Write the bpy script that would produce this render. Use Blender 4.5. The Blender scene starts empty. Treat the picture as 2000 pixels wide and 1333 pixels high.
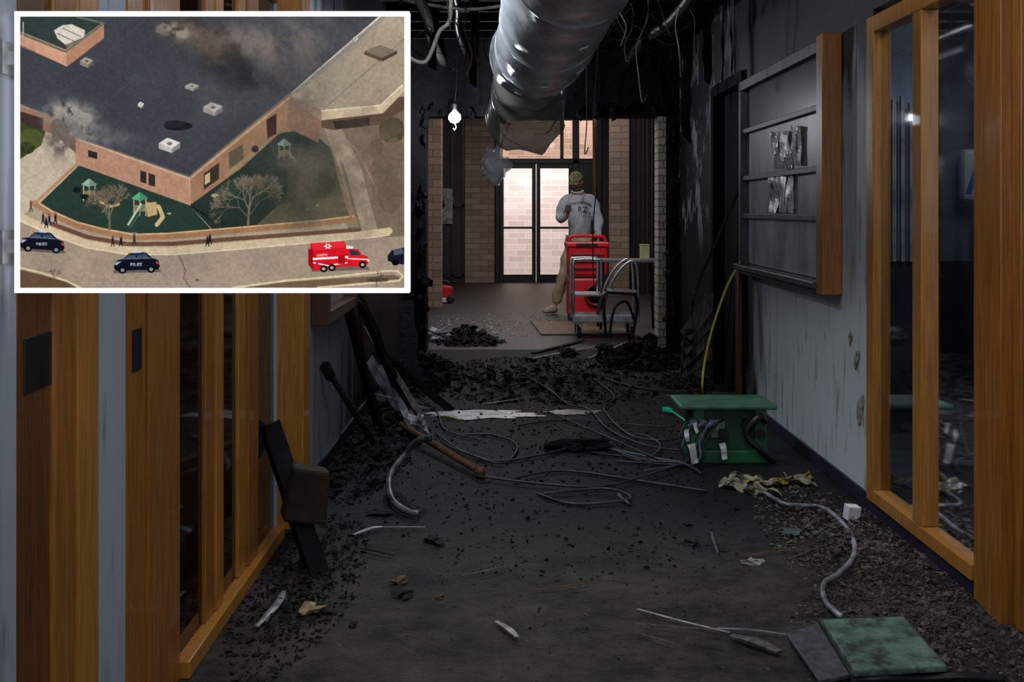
import bpy, bmesh, math, random
import numpy as np
from mathutils import Vector, Matrix, Euler, noise as mn
from mathutils.bvhtree import BVHTree
R=random.Random(7)
sc=bpy.context.scene
sc.view_settings.view_transform='Standard'
# ------------------------------------------------------------------ survey helpers
H=1.3; FP=2500.0; VX=985.0; VY=410.0
def W(px,py,d): return Vector(((px-VX)/FP*d, d, H-(py-VY)/FP*d))
def F(px,py,z=0.0):
    d=(H-z)*FP/(py-VY); return Vector(((px-VX)/FP*d,d,z))
def lin(c):
    return tuple(((v/255)/12.92 if v/255<=0.04045 else ((v/255+0.055)/1.055)**2.4) for v in c[:3])+(1,)
# ------------------------------------------------------------------ materials
MATS={}
def mat(name,c1,c2=None,scale=8,rough=.6,metal=0,bump=.0,stretch=(1,1,1),detail=6,lo=.35,hi=.65,trans=0,bscale=None,spec=.5,emis=None,es=1,coat=0):
    if name in MATS: return MATS[name]
    m=bpy.data.materials.new(name); m.use_nodes=True; nt=m.node_tree; N=nt.nodes; L=nt.links
    b=N['Principled BSDF']; b.inputs['Roughness'].default_value=rough; b.inputs['Metallic'].default_value=metal
    b.inputs['Specular IOR Level'].default_value=spec; b.inputs['Coat Weight'].default_value=coat
    b.inputs['Transmission Weight'].default_value=trans
    tc=N.new('ShaderNodeTexCoord'); mp=N.new('ShaderNodeMapping'); mp.inputs['Scale'].default_value=stretch
    L.new(tc.outputs['Object'],mp.inputs['Vector'])
    nz=N.new('ShaderNodeTexNoise'); nz.inputs['Scale'].default_value=scale; nz.inputs['Detail'].default_value=detail; nz.inputs['Roughness'].default_value=.62
    L.new(mp.outputs[0],nz.inputs['Vector'])
    r=N.new('ShaderNodeValToRGB'); r.color_ramp.elements[0].position=lo; r.color_ramp.elements[1].position=hi
    r.color_ramp.elements[0].color=lin(c1); r.color_ramp.elements[1].color=lin(c2 or c1)
    L.new(nz.outputs['Fac'],r.inputs['Fac']); L.new(r.outputs[0],b.inputs['Base Color'])
    if bump:
        n2=N.new('ShaderNodeTexNoise'); n2.inputs['Scale'].default_value=bscale or scale*3; n2.inputs['Detail'].default_value=5
        L.new(mp.outputs[0],n2.inputs['Vector'])
        bp=N.new('ShaderNodeBump'); bp.inputs['Strength'].default_value=bump; bp.inputs['Distance'].default_value=.02
        L.new(n2.outputs['Fac'],bp.inputs['Height']); L.new(bp.outputs[0],b.inputs['Normal'])
    if emis:
        b.inputs['Emission Color'].default_value=lin(emis); b.inputs['Emission Strength'].default_value=es
    MATS[name]=m; return m
def mathn(nt,op,a,b=None,clamp=False):
    n=nt.nodes.new('ShaderNodeMath'); n.operation=op; n.use_clamp=clamp
    for i,v in enumerate((a,b)):
        if v is None: continue
        if isinstance(v,(int,float)): n.inputs[i].default_value=v
        else: nt.links.new(v,n.inputs[i])
    return n.outputs[0]
def ramp01(nt,v,a,b):
    n=nt.nodes.new('ShaderNodeMapRange'); n.interpolation_type='SMOOTHSTEP'
    n.inputs['From Min'].default_value=a; n.inputs['From Max'].default_value=b
    nt.links.new(v,n.inputs['Value']); return n.outputs[0]
def soot_mat(name,clean,soot,z0,z1,y0,y1,streak=.35,peel=None,clean2=None):
    m=bpy.data.materials.new(name); m.use_nodes=True; nt=m.node_tree; N=nt.nodes; L=nt.links
    b=N['Principled BSDF']; g=N.new('ShaderNodeNewGeometry'); s=N.new('ShaderNodeSeparateXYZ'); L.new(g.outputs['Position'],s.inputs[0])
    mp=N.new('ShaderNodeMapping'); mp.inputs['Scale'].default_value=(3,3,.7); L.new(g.outputs['Position'],mp.inputs[0])
    nz=N.new('ShaderNodeTexNoise'); nz.inputs['Scale'].default_value=2.2; nz.inputs['Detail'].default_value=8; L.new(mp.outputs[0],nz.inputs['Vector'])
    off=mathn(nt,'MULTIPLY',mathn(nt,'SUBTRACT',nz.outputs['Fac'],.5),streak*2.2)
    fz=ramp01(nt,mathn(nt,'ADD',s.outputs[2],off),z0,z1)
    fy=ramp01(nt,mathn(nt,'ADD',s.outputs[1],mathn(nt,'MULTIPLY',off,2.4)),y0,y1)
    f=mathn(nt,'MAXIMUM',fz,fy)
    n3=N.new('ShaderNodeTexNoise'); n3.inputs['Scale'].default_value=5; n3.inputs['Detail'].default_value=10; L.new(mp.outputs[0],n3.inputs['Vector'])
    st=ramp01(nt,n3.outputs['Fac'],.52,.76)
    mx=N.new('ShaderNodeMix'); mx.data_type='RGBA'; L.new(mathn(nt,'MULTIPLY',st,.75),mx.inputs[0]); mx.inputs[6].default_value=lin(clean); mx.inputs[7].default_value=lin(clean2 or tuple(v*.5 for v in clean))
    m2=N.new('ShaderNodeMix'); m2.data_type='RGBA'; L.new(f,m2.inputs[0]); L.new(mx.outputs[2],m2.inputs[6]); m2.inputs[7].default_value=lin(soot)
    out=m2.outputs[2]
    if peel:
        n4=N.new('ShaderNodeTexNoise'); n4.inputs['Scale'].default_value=3.6; n4.inputs['Detail'].default_value=9; n4.inputs['Roughness'].default_value=.7
        mp2=N.new('ShaderNodeMapping'); mp2.inputs['Scale'].default_value=(1,1,.6); L.new(g.outputs['Position'],mp2.inputs[0]); L.new(mp2.outputs[0],n4.inputs['Vector'])
        pf=mathn(nt,'MULTIPLY',ramp01(nt,n4.outputs['Fac'],.52,.58),mathn(nt,'MULTIPLY',ramp01(nt,s.outputs[2],.9,1.3),ramp01(nt,s.outputs[1],8.6,9.3)))
        m3=N.new('ShaderNodeMix'); m3.data_type='RGBA'; L.new(mathn(nt,'MULTIPLY',pf,.7),m3.inputs[0]); L.new(out,m3.inputs[6]); m3.inputs[7].default_value=lin(peel); out=m3.outputs[2]
    L.new(out,b.inputs['Base Color'])
    b.inputs['Roughness'].default_value=.55; b.inputs['Specular IOR Level'].default_value=.35
    bp=N.new('ShaderNodeBump'); bp.inputs['Strength'].default_value=.3; bp.inputs['Distance'].default_value=.015; L.new(n3.outputs['Fac'],bp.inputs['Height']); L.new(bp.outputs[0],b.inputs['Normal'])
    return m
def brick_mat(name,c1,c2,mortar,scale=1,rough=.8,bw=.22,bh=.075):
    m=bpy.data.materials.new(name); m.use_nodes=True; nt=m.node_tree; N=nt.nodes; L=nt.links; b=N['Principled BSDF']
    g=N.new('ShaderNodeNewGeometry'); s=N.new('ShaderNodeSeparateXYZ'); L.new(g.outputs['Position'],s.inputs[0])
    c=N.new('ShaderNodeCombineXYZ'); L.new(mathn(nt,'ADD',s.outputs[0],s.outputs[1]),c.inputs[0]); L.new(s.outputs[2],c.inputs[1])
    t=N.new('ShaderNodeTexBrick'); t.inputs['Scale'].default_value=1; t.inputs['Brick Width'].default_value=bw; t.inputs['Row Height'].default_value=bh
    t.inputs['Mortar Size'].default_value=.006; t.inputs['Color1'].default_value=lin(c1); t.inputs['Color2'].default_value=lin(c2); t.inputs['Mortar'].default_value=lin(mortar)
    L.new(c.outputs[0],t.inputs['Vector']); L.new(t.outputs['Color'],b.inputs['Base Color']); b.inputs['Roughness'].default_value=rough
    return m
def wood(name,c1,c2,rough=.35): return mat(name,c1,c2,scale=14,rough=rough,stretch=(6,6,.35),bump=.08,lo=.3,hi=.7,coat=.15)
def glass(name,tint=(.6,.65,.7),refl=.25):
    m=bpy.data.materials.new(name); m.use_nodes=True; nt=m.node_tree; N=nt.nodes; L=nt.links; N.remove(N['Principled BSDF'])
    tr=N.new('ShaderNodeBsdfTransparent'); tr.inputs[0].default_value=(*tint,1)
    gl=N.new('ShaderNodeBsdfGlossy'); gl.inputs['Roughness'].default_value=.04; gl.inputs['Color'].default_value=(.9,.93,1,1)
    lw_=N.new('ShaderNodeLayerWeight'); lw_.inputs[0].default_value=.25
    mx=N.new('ShaderNodeMixShader'); L.new(mathn(nt,'ADD',mathn(nt,'MULTIPLY',lw_.outputs['Fresnel'],.8),refl*.3,True),mx.inputs[0]); L.new(tr.outputs[0],mx.inputs[1]); L.new(gl.outputs[0],mx.inputs[2])
    L.new(mx.outputs[0],N['Material Output'].inputs[0]); return m
char=mat('charred',(4,4,5),(14,14,17),scale=9,rough=.85,bump=.7,bscale=14,spec=.2)
char2=mat('charred_ash',(8,8,9),(36,35,35),scale=16,rough=.8,bump=.6,spec=.3)
rubm=mat('rubble_ash',(26,23,22),(108,99,90),scale=10,rough=.85,bump=.4,lo=.36,hi=.7)
oak=wood('oak',(122,72,22),(172,110,44)); oakl=wood('oak_light',(148,94,32),(194,134,58)); oakd=wood('oak_dark',(76,43,16),(118,70,28))
burntwood=wood('burnt_wood',(36,20,12),(92,52,26),.6)
steel=mat('steel',(150,153,158),(190,193,198),scale=20,rough=.35,metal=.8)
galv=mat('galvanised',(166,174,184),(236,241,248),scale=6,rough=.27,metal=.35,bump=.4,bscale=9,stretch=(1,.5,1))
conduit=mat('conduit_dirty',(90,92,98),(180,184,190),scale=12,rough=.4,metal=.5)
darkm=mat('dark_metal',(16,16,18),(34,33,34),rough=.4,metal=.3)
rust=mat('rust',(60,36,20),(108,72,44),scale=25,rough=.7,bump=.3)
blackp=mat('black_plastic',(12,12,14),(24,24,27),rough=.45)
whitep=mat('white_plastic',(205,208,212),(225,228,230),rough=.4)
dirtyw=mat('sooty_white_plastic',(90,92,96),(190,194,200),scale=14,rough=.4,bump=.3)
redp=mat('red_plastic',(196,20,30),(222,34,44),scale=3,rough=.35)
redd=mat('red_dark_plastic',(120,12,18),(150,18,26),rough=.4)
greenp=mat('green_plastic',(14,76,46),(30,116,72),scale=7,rough=.45,bump=.1)
copper=mat('bare_wire',(64,44,36),(120,90,74),scale=30,rough=.5)
yell=mat('yellow_jacket',(176,164,30),(204,194,60),rough=.4)
wirem=mat('dusty_cable',(18,18,21),(70,70,76),scale=5,rough=.5)
paper=mat('dirty_paper',(110,106,98),(190,188,183),scale=18,rough=.8,bump=.3)
greyw=mat('grey_wood',(44,42,42),(104,100,98),scale=10,rough=.8,stretch=(4,4,.6),bump=.3)
# ------------------------------------------------------------------ geometry
def box(x0,x1,y0,y1,z0,z1):
    v=[(x,y,z) for x in (x0,x1) for y in (y0,y1) for z in (z0,z1)]
    return v,[(0,1,3,2),(4,6,7,5),(0,4,5,1),(2,3,7,6),(0,2,6,4),(1,5,7,3)]
def paneX(x,y0,y1,z0,z1): return [(x,y0,z0),(x,y1,z0),(x,y1,z1),(x,y0,z1)],[(0,1,2,3)]
def paneY(y,x0,x1,z0,z1): return [(x0,y,z0),(x1,y,z0),(x1,y,z1),(x0,y,z1)],[(0,1,2,3)]
def obox(c,s,rot=(0,0,0)):
    M=Matrix.Translation(Vector(c))@Euler(rot).to_matrix().to_4x4()
    v,f=box(-s[0]/2,s[0]/2,-s[1]/2,s[1]/2,-s[2]/2,s[2]/2)
    return [tuple(M@Vector(p)) for p in v],f
def plank(p0,p1,w,t,roll=0):
    p0=Vector(p0);p1=Vector(p1);d=(p1-p0);L=d.length;q=d.to_track_quat('Z','Y')
    M=Matrix.Translation(p0)@q.to_matrix().to_4x4()@Matrix.Rotation(roll,4,'Z')
    v,f=box(-w/2,w/2,-t/2,t/2,0,L); return [tuple(M@Vector(p)) for p in v],f
def raggedplank(p0,p1,w,t,roll=0,n=12,j=.25):
    p0=Vector(p0);p1=Vector(p1);d=(p1-p0);L=d.length;q=d.to_track_quat('Z','Y')
    M=Matrix.Translation(p0)@q.to_matrix().to_4x4()@Matrix.Rotation(roll,4,'Z'); v=[];f=[]; o=R.random()*40
    for i in range(n+1):
        z=L*i/n; a=w/2*(1+j*2*mn.noise(Vector((z*6,o,0)))); b=w/2*(1+j*2*mn.noise(Vector((z*6,o+9,0)))); c=t/2*(1+j*mn.noise(Vector((z*8,o+20,0))))
        s=w*.3*mn.noise(Vector((z*2,o+30,0)))*(j/.25)
        for x,y in ((-a+s,-c),(b+s,-c),(b+s,c),(-a+s,c)): v.append(tuple(M@Vector((x,y,z+(R.uniform(-.02,.02) if i in (0,n) else 0)))))
    for i in range(n):
        for k in range(4): f.append((i*4+k,i*4+(k+1)%4,(i+1)*4+(k+1)%4,(i+1)*4+k))
    f.append((0,3,2,1)); f.append((n*4,n*4+1,n*4+2,n*4+3)); return v,f
def smooth(pts,k=6):
    P=[Vector(p) for p in pts]; 
    if len(P)<3: return P
    out=[]
    for i in range(len(P)-1):
        a=P[max(i-1,0)];b=P[i];c=P[i+1];d=P[min(i+2,len(P)-1)]
        for j in range(k):
            t=j/k; out.append(.5*((2*b)+(c-a)*t+(2*a-5*b+4*c-d)*t*t+(3*b-a-3*c+d)*t**3))
    out.append(P[-1]); return out
def tube(pts,r,n=8,k=0,rf=None):
    P=smooth(pts,k) if k else [Vector(p) for p in pts]
    vs=[];fs=[];up=None
    for i,p in enumerate(P):
        t=(P[min(i+1,len(P)-1)]-P[max(i-1,0)])
        t=t.normalized() if t.length>1e-9 else Vector((0,0,1))
        if up is None:
            up=Vector((0,0,1)) if abs(t.z)<.9 else Vector((1,0,0))
        a=up-t*up.dot(t)
        if a.length<1e-4: a=t.orthogonal()
        a.normalize(); up=a; b=t.cross(a)
        rr=r if rf is None else r*rf(i/(len(P)-1))
        for j in range(n):
            th=2*math.pi*j/n; vs.append(tuple(p+(a*math.cos(th)+b*math.sin(th))*rr))
    for i in range(len(P)-1):
        for j in range(n):
            fs.append((i*n+j,i*n+(j+1)%n,(i+1)*n+(j+1)%n,(i+1)*n+j))
    fs.append(tuple(range(n))[::-1]); fs.append(tuple((len(P)-1)*n+j for j in range(n)))
    return vs,fs
def lathe(prof,c,axis='Z',n=24):
    vs=[];fs=[];c=Vector(c)
    for r,h in prof:
        for j in range(n):
            a=2*math.pi*j/n; x,y=r*math.cos(a),r*math.sin(a)
            p={'Z':(x,y,h),'Y':(x,h,y),'X':(h,x,y)}[axis]; vs.append(tuple(c+Vector(p)))
    m=len(prof)
    for i in range(m-1):
        for j in range(n): fs.append((i*n+j,i*n+(j+1)%n,(i+1)*n+(j+1)%n,(i+1)*n+j))
    fs.append(tuple(range(n))[::-1]); fs.append(tuple((m-1)*n+j for j in range(n)))
    return vs,fs
ICO={}
def ico(s):
    if s not in ICO:
        bm=bmesh.new(); bmesh.ops.create_icosphere(bm,subdivisions=s,radius=1)
        ICO[s]=([tuple(v.co) for v in bm.verts],[tuple(v.index for v in f.verts) for f in bm.faces]); bm.free()
    return ICO[s]
def rock(c,s,sub=1,j=.35,rot=None,freq=1.5):
    v,f=ico(sub); E=Euler(rot if rot else (R.random()*6,R.random()*6,R.random()*6)).to_matrix(); off=Vector((R.random()*50,R.random()*50,R.random()*50)); c=Vector(c)
    out=[]
    for p in v:
        p=Vector(p); k=1+j*mn.noise(p*freq+off)*2; q=Vector((p.x*s[0],p.y*s[1],p.z*s[2]))*k
        out.append(tuple(c+E@q))
    return out,f
def sheet(cs,nu=10,nv=10,amp=.01,freq=6,th=0.0):
    a,b,c,d=[Vector(p) for p in cs]; vs=[];fs=[]; off=Vector((R.random()*9,)*3)
    nrm=(b-a).cross(d-a).normalized()
    for i in range(nu+1):
        for j in range(nv+1):
            u,v=i/nu,j/nv; p=(a*(1-u)+b*u)*(1-v)+(d*(1-u)+c*u)*v
            vs.append(tuple(p+nrm*amp*mn.noise(p*freq+off)*2+Vector((mn.noise(p*freq*1.3-off),mn.noise(p*freq*1.3+off*2),0))*amp*.6))
    for i in range(nu):
        for j in range(nv):
            q=i*(nv+1)+j; fs.append((q,q+nv+1,q+nv+2,q+1))
    return vs,fs
WLOC={}
def obj(name,geoms,mats,label=None,cat=None,parent=None,kind=None,group=None,bevel=0,sm=False,solid=0,plabel=None):
    if not isinstance(mats,(list,tuple)): mats=[mats]
    vs=[];fs=[];mi=[]
    for g in geoms:
        v,f=g[0],g[1]; m=g[2] if len(g)>2 else 0; o=len(vs)
        vs+=[tuple(p) for p in v]; fs+=[tuple(i+o for i in q) for q in f]; mi+=[m]*len(f)
    xs=[v[0] for v in vs];ys=[v[1] for v in vs];zs=[v[2] for v in vs]
    o=Vector(((min(xs)+max(xs))/2,(min(ys)+max(ys))/2,min(zs)))
    me=bpy.data.meshes.new(name); me.from_pydata([(v[0]-o.x,v[1]-o.y,v[2]-o.z) for v in vs],[],fs); me.validate()
    for m in mats: me.materials.append(m)
    if len(me.polygons)==len(mi): me.polygons.foreach_set('material_index',mi)
    bm=bmesh.new(); bm.from_mesh(me); bmesh.ops.recalc_face_normals(bm,faces=bm.faces); bm.to_mesh(me); bm.free()
    if sm: me.polygons.foreach_set('use_smooth',[True]*len(me.polygons))
    return reg(name,me,o,label,cat,parent,kind,group,bevel,solid,plabel)
def reg(name,me,o,label=None,cat=None,parent=None,kind=None,group=None,bevel=0,solid=0,plabel=None):
    ob=bpy.data.objects.new(name,me); sc.collection.objects.link(ob); o=Vector(o); WLOC[ob.name]=o
    if parent: ob.parent=parent; ob.location=o-WLOC[parent.name]
    else: ob.location=o
    if not parent:
        if label: ob['label']=label
        if cat: ob['category']=cat
    elif plabel: ob['label']=plabel
    if kind: ob['kind']=kind
    if group: ob['group']=group
    if bevel:
        b=ob.modifiers.new('b','BEVEL'); b.width=bevel; b.segments=2; b.limit_method='ANGLE'
    if solid:
        s=ob.modifiers.new('s','SOLIDIFY'); s.thickness=solid
    return ob
def empty(name,loc,label,cat,group=None):
    return reg(name,None,loc,label,cat,None,None,group)
ST=dict(kind='structure')
XL=-.90; XR=1.585; YE=11.6; ZC=2.95
# ------------------------------------------------------------------ floor
def floor_mat():
    m=bpy.data.materials.new('sooty_floor'); m.use_nodes=True; nt=m.node_tree; N=nt.nodes; L=nt.links; b=N['Principled BSDF']
    g=N.new('ShaderNodeNewGeometry'); s=N.new('ShaderNodeSeparateXYZ'); L.new(g.outputs['Position'],s.inputs[0])
    def nz(sc_,d=8,r=.6):
        n=N.new('ShaderNodeTexNoise'); n.inputs['Scale'].default_value=sc_; n.inputs['Detail'].default_value=d; n.inputs['Roughness'].default_value=r; L.new(g.outputs['Position'],n.inputs['Vector']); return n.outputs['Fac']
    a=nz(2.6,12,.72); c=nz(14,9,.75); e=nz(70,4)
    r=N.new('ShaderNodeValToRGB'); r.color_ramp.elements[0].position=.42; r.color_ramp.elements[0].color=lin((12,12,16)); r.color_ramp.elements[1].position=.60; r.color_ramp.elements[1].color=lin((98,90,87))
    L.new(mathn(nt,'ADD',mathn(nt,'MULTIPLY',a,.6),mathn(nt,'MULTIPLY',c,.4)),r.inputs[0])
    r2=N.new('ShaderNodeValToRGB'); r2.color_ramp.elements[0].position=.44; r2.color_ramp.elements[0].color=lin((4,4,6)); r2.color_ramp.elements[1].position=.74; r2.color_ramp.elements[1].color=lin((34,35,41))
    L.new(c,r2.inputs[0])
    far=ramp01(nt,mathn(nt,'ADD',s.outputs[1],mathn(nt,'MULTIPLY',a,1.5)),5.0,6.5)
    mx=N.new('ShaderNodeMix'); mx.data_type='RGBA'; L.new(far,mx.inputs[0]); L.new(r.outputs[0],mx.inputs[6]); L.new(r2.outputs[0],mx.inputs[7])
    L.new(mx.outputs[2],b.inputs['Base Color'])
    L.new(mathn(nt,'ADD',mathn(nt,'MULTIPLY',c,.6),.32),b.inputs['Roughness']); b.inputs['Specular IOR Level'].default_value=.35
    bp=N.new('ShaderNodeBump'); bp.inputs['Strength'].default_value=1; bp.inputs['Distance'].default_value=.035; L.new(mathn(nt,'ADD',c,mathn(nt,'MULTIPLY',e,.5)),bp.inputs['Height']); L.new(bp.outputs[0],b.inputs['Normal'])
    return m
fm=floor_mat()
obj('floor',[box(-1.2,1.9,-1.5,YE+.3,-.1,0)],fm,**ST)
tile=brick_mat('quarry_tile',(30,25,24),(44,36,33),(20,18,18),bw=.2,bh=.2)
_nt=tile.node_tree; _nt.nodes['Principled BSDF'].inputs['Roughness'].default_value=.5
_nt.links.new([n for n in _nt.nodes if n.type=='NEW_GEOMETRY'][0].outputs['Position'],[n for n in _nt.nodes if n.type=='TEX_BRICK'][0].inputs['Vector'])
obj('floor',[box(-3,5,YE+.3,23.2,-.1,0)],tile,**ST)
obj('floor',[box(1.9,4.5,2.5,8,-.1,0)],mat('room_floor',(30,32,40),(40,42,50)),**ST)
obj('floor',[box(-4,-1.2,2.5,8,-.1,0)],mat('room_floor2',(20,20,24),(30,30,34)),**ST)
# ------------------------------------------------------------------ right wall
rw=soot_mat('painted_wall_right',(192,200,206),(9,10,13),1.72,2.08,7.5,8.5,peel=(160,168,176),clean2=(104,94,80))
lw=soot_mat('painted_wall_left',(160,168,180),(8,9,12),2.1,2.5,6.6,7.8)
obj('wall_right',[box(XR,XR+.05,-1.5,3.55,0,ZC),box(XR,XR+.05,3.55,5.5,2.16,ZC),box(XR,XR+.045,5.5,8.45,0,ZC),box(XR,XR+.1,8.45,9.6,2.2,ZC),box(XR,XR+.1,9.6,YE,0,ZC)],rw,**ST)
navy=mat('navy_vinyl',(26,22,48),(38,33,62),scale=20,rough=.5)
obj('baseboard_right',[box(XR-.012,XR,5.5,8.4,0,.07)],navy,bevel=.003,**ST)
obj('baseboard_right',[box(XR-.012,XR,4.26,5.5,0,.06)],navy,bevel=.003,**ST)
d=empty('door_1',(XR,3.7,0),None,None); d['kind']='structure'
obj('door_leaf',[box(XR+.03,XR+.075,3.0+.56,3.93,0,2.16)],oakd,parent=d)
obj('hinge',[box(XR+.018,XR+.03,3.86,3.93,1.15,1.27)],darkm,parent=d)
obj('trim_1',[box(XR-.035,XR+.08,4.0,4.13,0,2.5),box(XR-.02,XR+.08,4.13,4.27,0,2.5),box(XR-.0,XR+.08,3.93,4.0,0,2.5)],oak,bevel=.004,**ST)
wnd=empty('window_1',(XR,4.9,0),None,None); wnd['kind']='structure'
x0,x1=XR-.03,XR+.045
obj('frame',[box(x0,x1,5.4,5.5,.06,2.12),box(x0,x1,4.27,5.4,.06,.115),box(x0,x1,4.27,5.4,2.05,2.12)],oakl,parent=wnd,bevel=.004)
obj('mullion',[box(x0,x1,4.78,4.88,.115,2.05)],oakl,parent=wnd,bevel=.004)
gr=glass('window_glass',(.8,.84,.9),.1)
obj('pane',[paneX(XR+.004,4.27,4.78,.115,2.05)],gr,parent=wnd)
obj('pane',[paneX(XR+.004,4.88,5.4,.115,2.05)],gr,parent=wnd)
rm=soot_mat('room_wall_paint',(104,116,136),(40,48,58),1.75,2.3,50,60,clean2=(66,74,88))
obj('wall_back',[box(1.66,4.5,7.5,7.6,.0,ZC)],rm,**ST)
obj('trim_2',[box(1.66,4.5,7.46,7.5,0,1.0)],mat('navy_wainscot',(12,15,26),(20,24,38),scale=6,rough=.35),**ST)
obj('wall_side',[box(4.5,4.6,2.5,7.6,0,ZC)],rm,**ST)
sl_=mat('slat_grey',(44,50,60),(128,126,122),scale=4)
for i in range(9):
    x=2.2+i*.05+(.28 if i>4 else 0)
    obj('window_blind_slat',[box(x,x+.022,7.42,7.45,1.0,1.92+.02*(i%3))],sl_,'narrow grey vertical blind slat behind the interior window','blind slat',group='vertical blind slats in the side room')
dsp=empty('towel_dispenser',(2.62,7.4,1.35),'white wall-mounted towel dispenser with a blue stripe','dispenser')
obj('housing',[obox((2.69,7.38,1.5),(.12,.1,.3))],whitep,parent=dsp,bevel=.03)
obj('stripe',[obox((2.69,7.325,1.5),(.03,.005,.22),(0,.3,0))],mat('blue',(40,90,190),rough=.3),parent=dsp)
# display case
dc=empty('display_case',(XR-.02,7.1,.92),'framed wall display case with smoke-stained glass panes and wooden edge','display case')
y0,y1=6.02,8.25
obj('back_panel',[box(XR-.012,XR-.004,y0+.05,y1-.02,.95,2.1)],mat('case_back',(60,62,66),(118,122,128),scale=3,rough=.5,stretch=(1,1,.5)),parent=dc)
obj('side_board',[box(XR-.095,XR-.002,y0-.02,y0+.1,.9,2.13)],oak,parent=dc,bevel=.004,plabel='orange-brown wooden end board')
sootwood=mat('sooty_trim',(20,20,24),(84,86,92),scale=9,rough=.45)
obj('frame',[box(XR-.075,XR-.002,y0+.1,y1,2.06,2.12),box(XR-.075,XR-.002,y1-.06,y1,.95,2.06)],sootwood,parent=dc,bevel=.004)
obj('ledge',[box(XR-.11,XR-.002,y0+.1,y1,.92,.955),box(XR-.085,XR-.002,y0+.1,y1,.895,.92)],sootwood,parent=dc,bevel=.006)
for z in (1.26,1.50,1.80): obj('glazing_bar',[box(XR-.06,XR-.012,y0+.1,y1-.06,z-.015,z+.015)],sootwood,parent=dc,bevel=.003)
sg=mat('smoked_pane_painted_sheen',(92,95,100),(232,236,240),scale=2.6,rough=.35,stretch=(1,1,.6),lo=.3,hi=.66,bump=.05)  # smoke tint, with pale grey reflections painted into the colour
sgd=mat('sooted_pane',(14,15,18),(60,62,66),scale=4,rough=.25,stretch=(1,1,.6))
for a,b,mm in ((.96,1.245,sg),(1.275,1.485,sg),(1.515,1.785,sg),(1.815,2.06,sgd)): obj('pane',[box(XR-.03,XR-.024,y0+.1,y1-.06,a,b)],mm,parent=dc)
scr=mat('silver_scrap',(14,14,17),(245,248,250),scale=16,rough=.35,lo=.42,hi=.5,stretch=(1,2,.5))
for a,b,z in ((6.62,6.84,1.53),(6.88,7.1,1.52),(7.14,7.36,1.53),(6.82,6.98,1.28),(7.0,7.2,1.28),(7.22,7.42,1.28)):
    obj('paper_scrap',[sheet([(XR-.05,a,z),(XR-.05,b,z+.01),(XR-.05,b,z+.22),(XR-.05,a,z+.2)],10,10,.012,9)],scr,'crinkled silvery scrap stuck on smoke-stained case glass','paper scrap',group='paper scraps in the display case',solid=.002)
for (y,z,s) in ((5.75,.62,.05),(5.68,.42,.07),(5.85,.72,.03)):
    obj('wall_scar',[rock((XR-.004,y,z),(.004,s*.6,s),2,.7,rot=(.4,0,0),freq=3)],mat('torn_wall',(90,84,78),(190,184,174),scale=30),'torn patch of paint on the pale grey wall','wall damage',group='torn paint patches')
d2=empty('door_2',(XR,9,0),None,None); d2['kind']='structure'
obj('jamb',[box(XR-.03,XR+.1,8.4,8.52,0,2.22),box(XR-.03,XR+.1,9.55,9.66,0,2.22),box(XR-.03,XR+.1,8.52,9.55,2.14,2.22)],char,parent=d2,bevel=.004)
obj('inner_jamb',[box(XR-.05,XR-.03,8.38,8.5,.0,.95)],burntwood,parent=d2)
obj('door_leaf',[box(XR+.05,XR+.09,8.52,9.55,0,2.14)],char,parent=d2)
# ------------------------------------------------------------------ left wall
obj('wall_left',[box(XL-.12,XL,-1.5,2.36,0,ZC),box(XL-.12,XL,2.36,2.84,2.2,ZC),box(XL-.12,XL,2.84,3.04,0,ZC),box(XL-.12,XL,3.04,5.06,2.2,ZC),box(XL-.12,XL,5.06,YE,0,ZC)],lw,**ST)
d3=empty('door_3',(XL,2.6,0),None,None); d3['kind']='structure'
obj('jamb',[box(XL-.1,XL+.002,2.36,2.53,0,2.2)],oakd,parent=d3,bevel=.004)
obj('stop',[box(XL-.1,XL+.012,2.53,2.66,0,2.2)],oak,parent=d3,bevel=.006)
obj('casing',[box(XL-.1,XL+.016,2.66,2.75,0,2.2),box(XL-.1,XL+.004,2.75,2.83,0,2.2)],oakl,parent=d3,bevel=.006)
obj('strike_plate',[box(XL+.001,XL+.006,2.39,2.53,.955,1.06)],darkm,parent=d3,bevel=.002)
obj('trim_3',[box(XL-.1,XL+.004,3.04,3.2,0,2.2),box(XL-.1,XL+.014,3.2,3.38,0,2.2),box(XL-.1,XL+.004,3.38,3.54,0,2.2)],oak,bevel=.005,**ST)
obj('trim_4',[box(XL+.003,XL+.008,3.08,3.15,.91,1.01)],darkm,**ST)
w2=empty('window_2',(XL,4.2,0),None,None); w2['kind']='structure'
obj('frame',[box(XL-.1,XL+.03,3.54,5.08,.0,.05),box(XL-.1,XL+.005,3.54,5.08,2.12,2.2)],oakl,parent=w2,bevel=.004)
for a,b,e,mm in ((3.86,3.98,.0,oak),(3.98,4.08,.006,oakl),(4.34,4.46,.0,oakl),(4.48,4.66,.006,oak)):
    obj('mullion',[box(XL-.1,XL+e,a,b,.05,2.12)],mm,parent=w2,bevel=.004)
gl2=glass('dark_window_glass',(.35,.38,.42),.12)
for a,b in ((3.54,3.86),(4.08,4.34),(4.66,5.06)): obj('pane',[paneX(XL-.012,a,b,.05,2.12)],gl2,parent=w2)
obj('trim_5',[box(XL-.05,XL+.105,5.07,5.24,0.03,2.4)],oakl,bevel=.006,**ST)
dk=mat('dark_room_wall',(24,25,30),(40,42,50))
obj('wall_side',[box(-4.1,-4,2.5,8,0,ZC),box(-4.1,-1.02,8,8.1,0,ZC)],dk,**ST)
obj('baseboard_left',[box(XL,XL+.012,5.24,8.4,0,.07)],navy,**ST)
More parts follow.
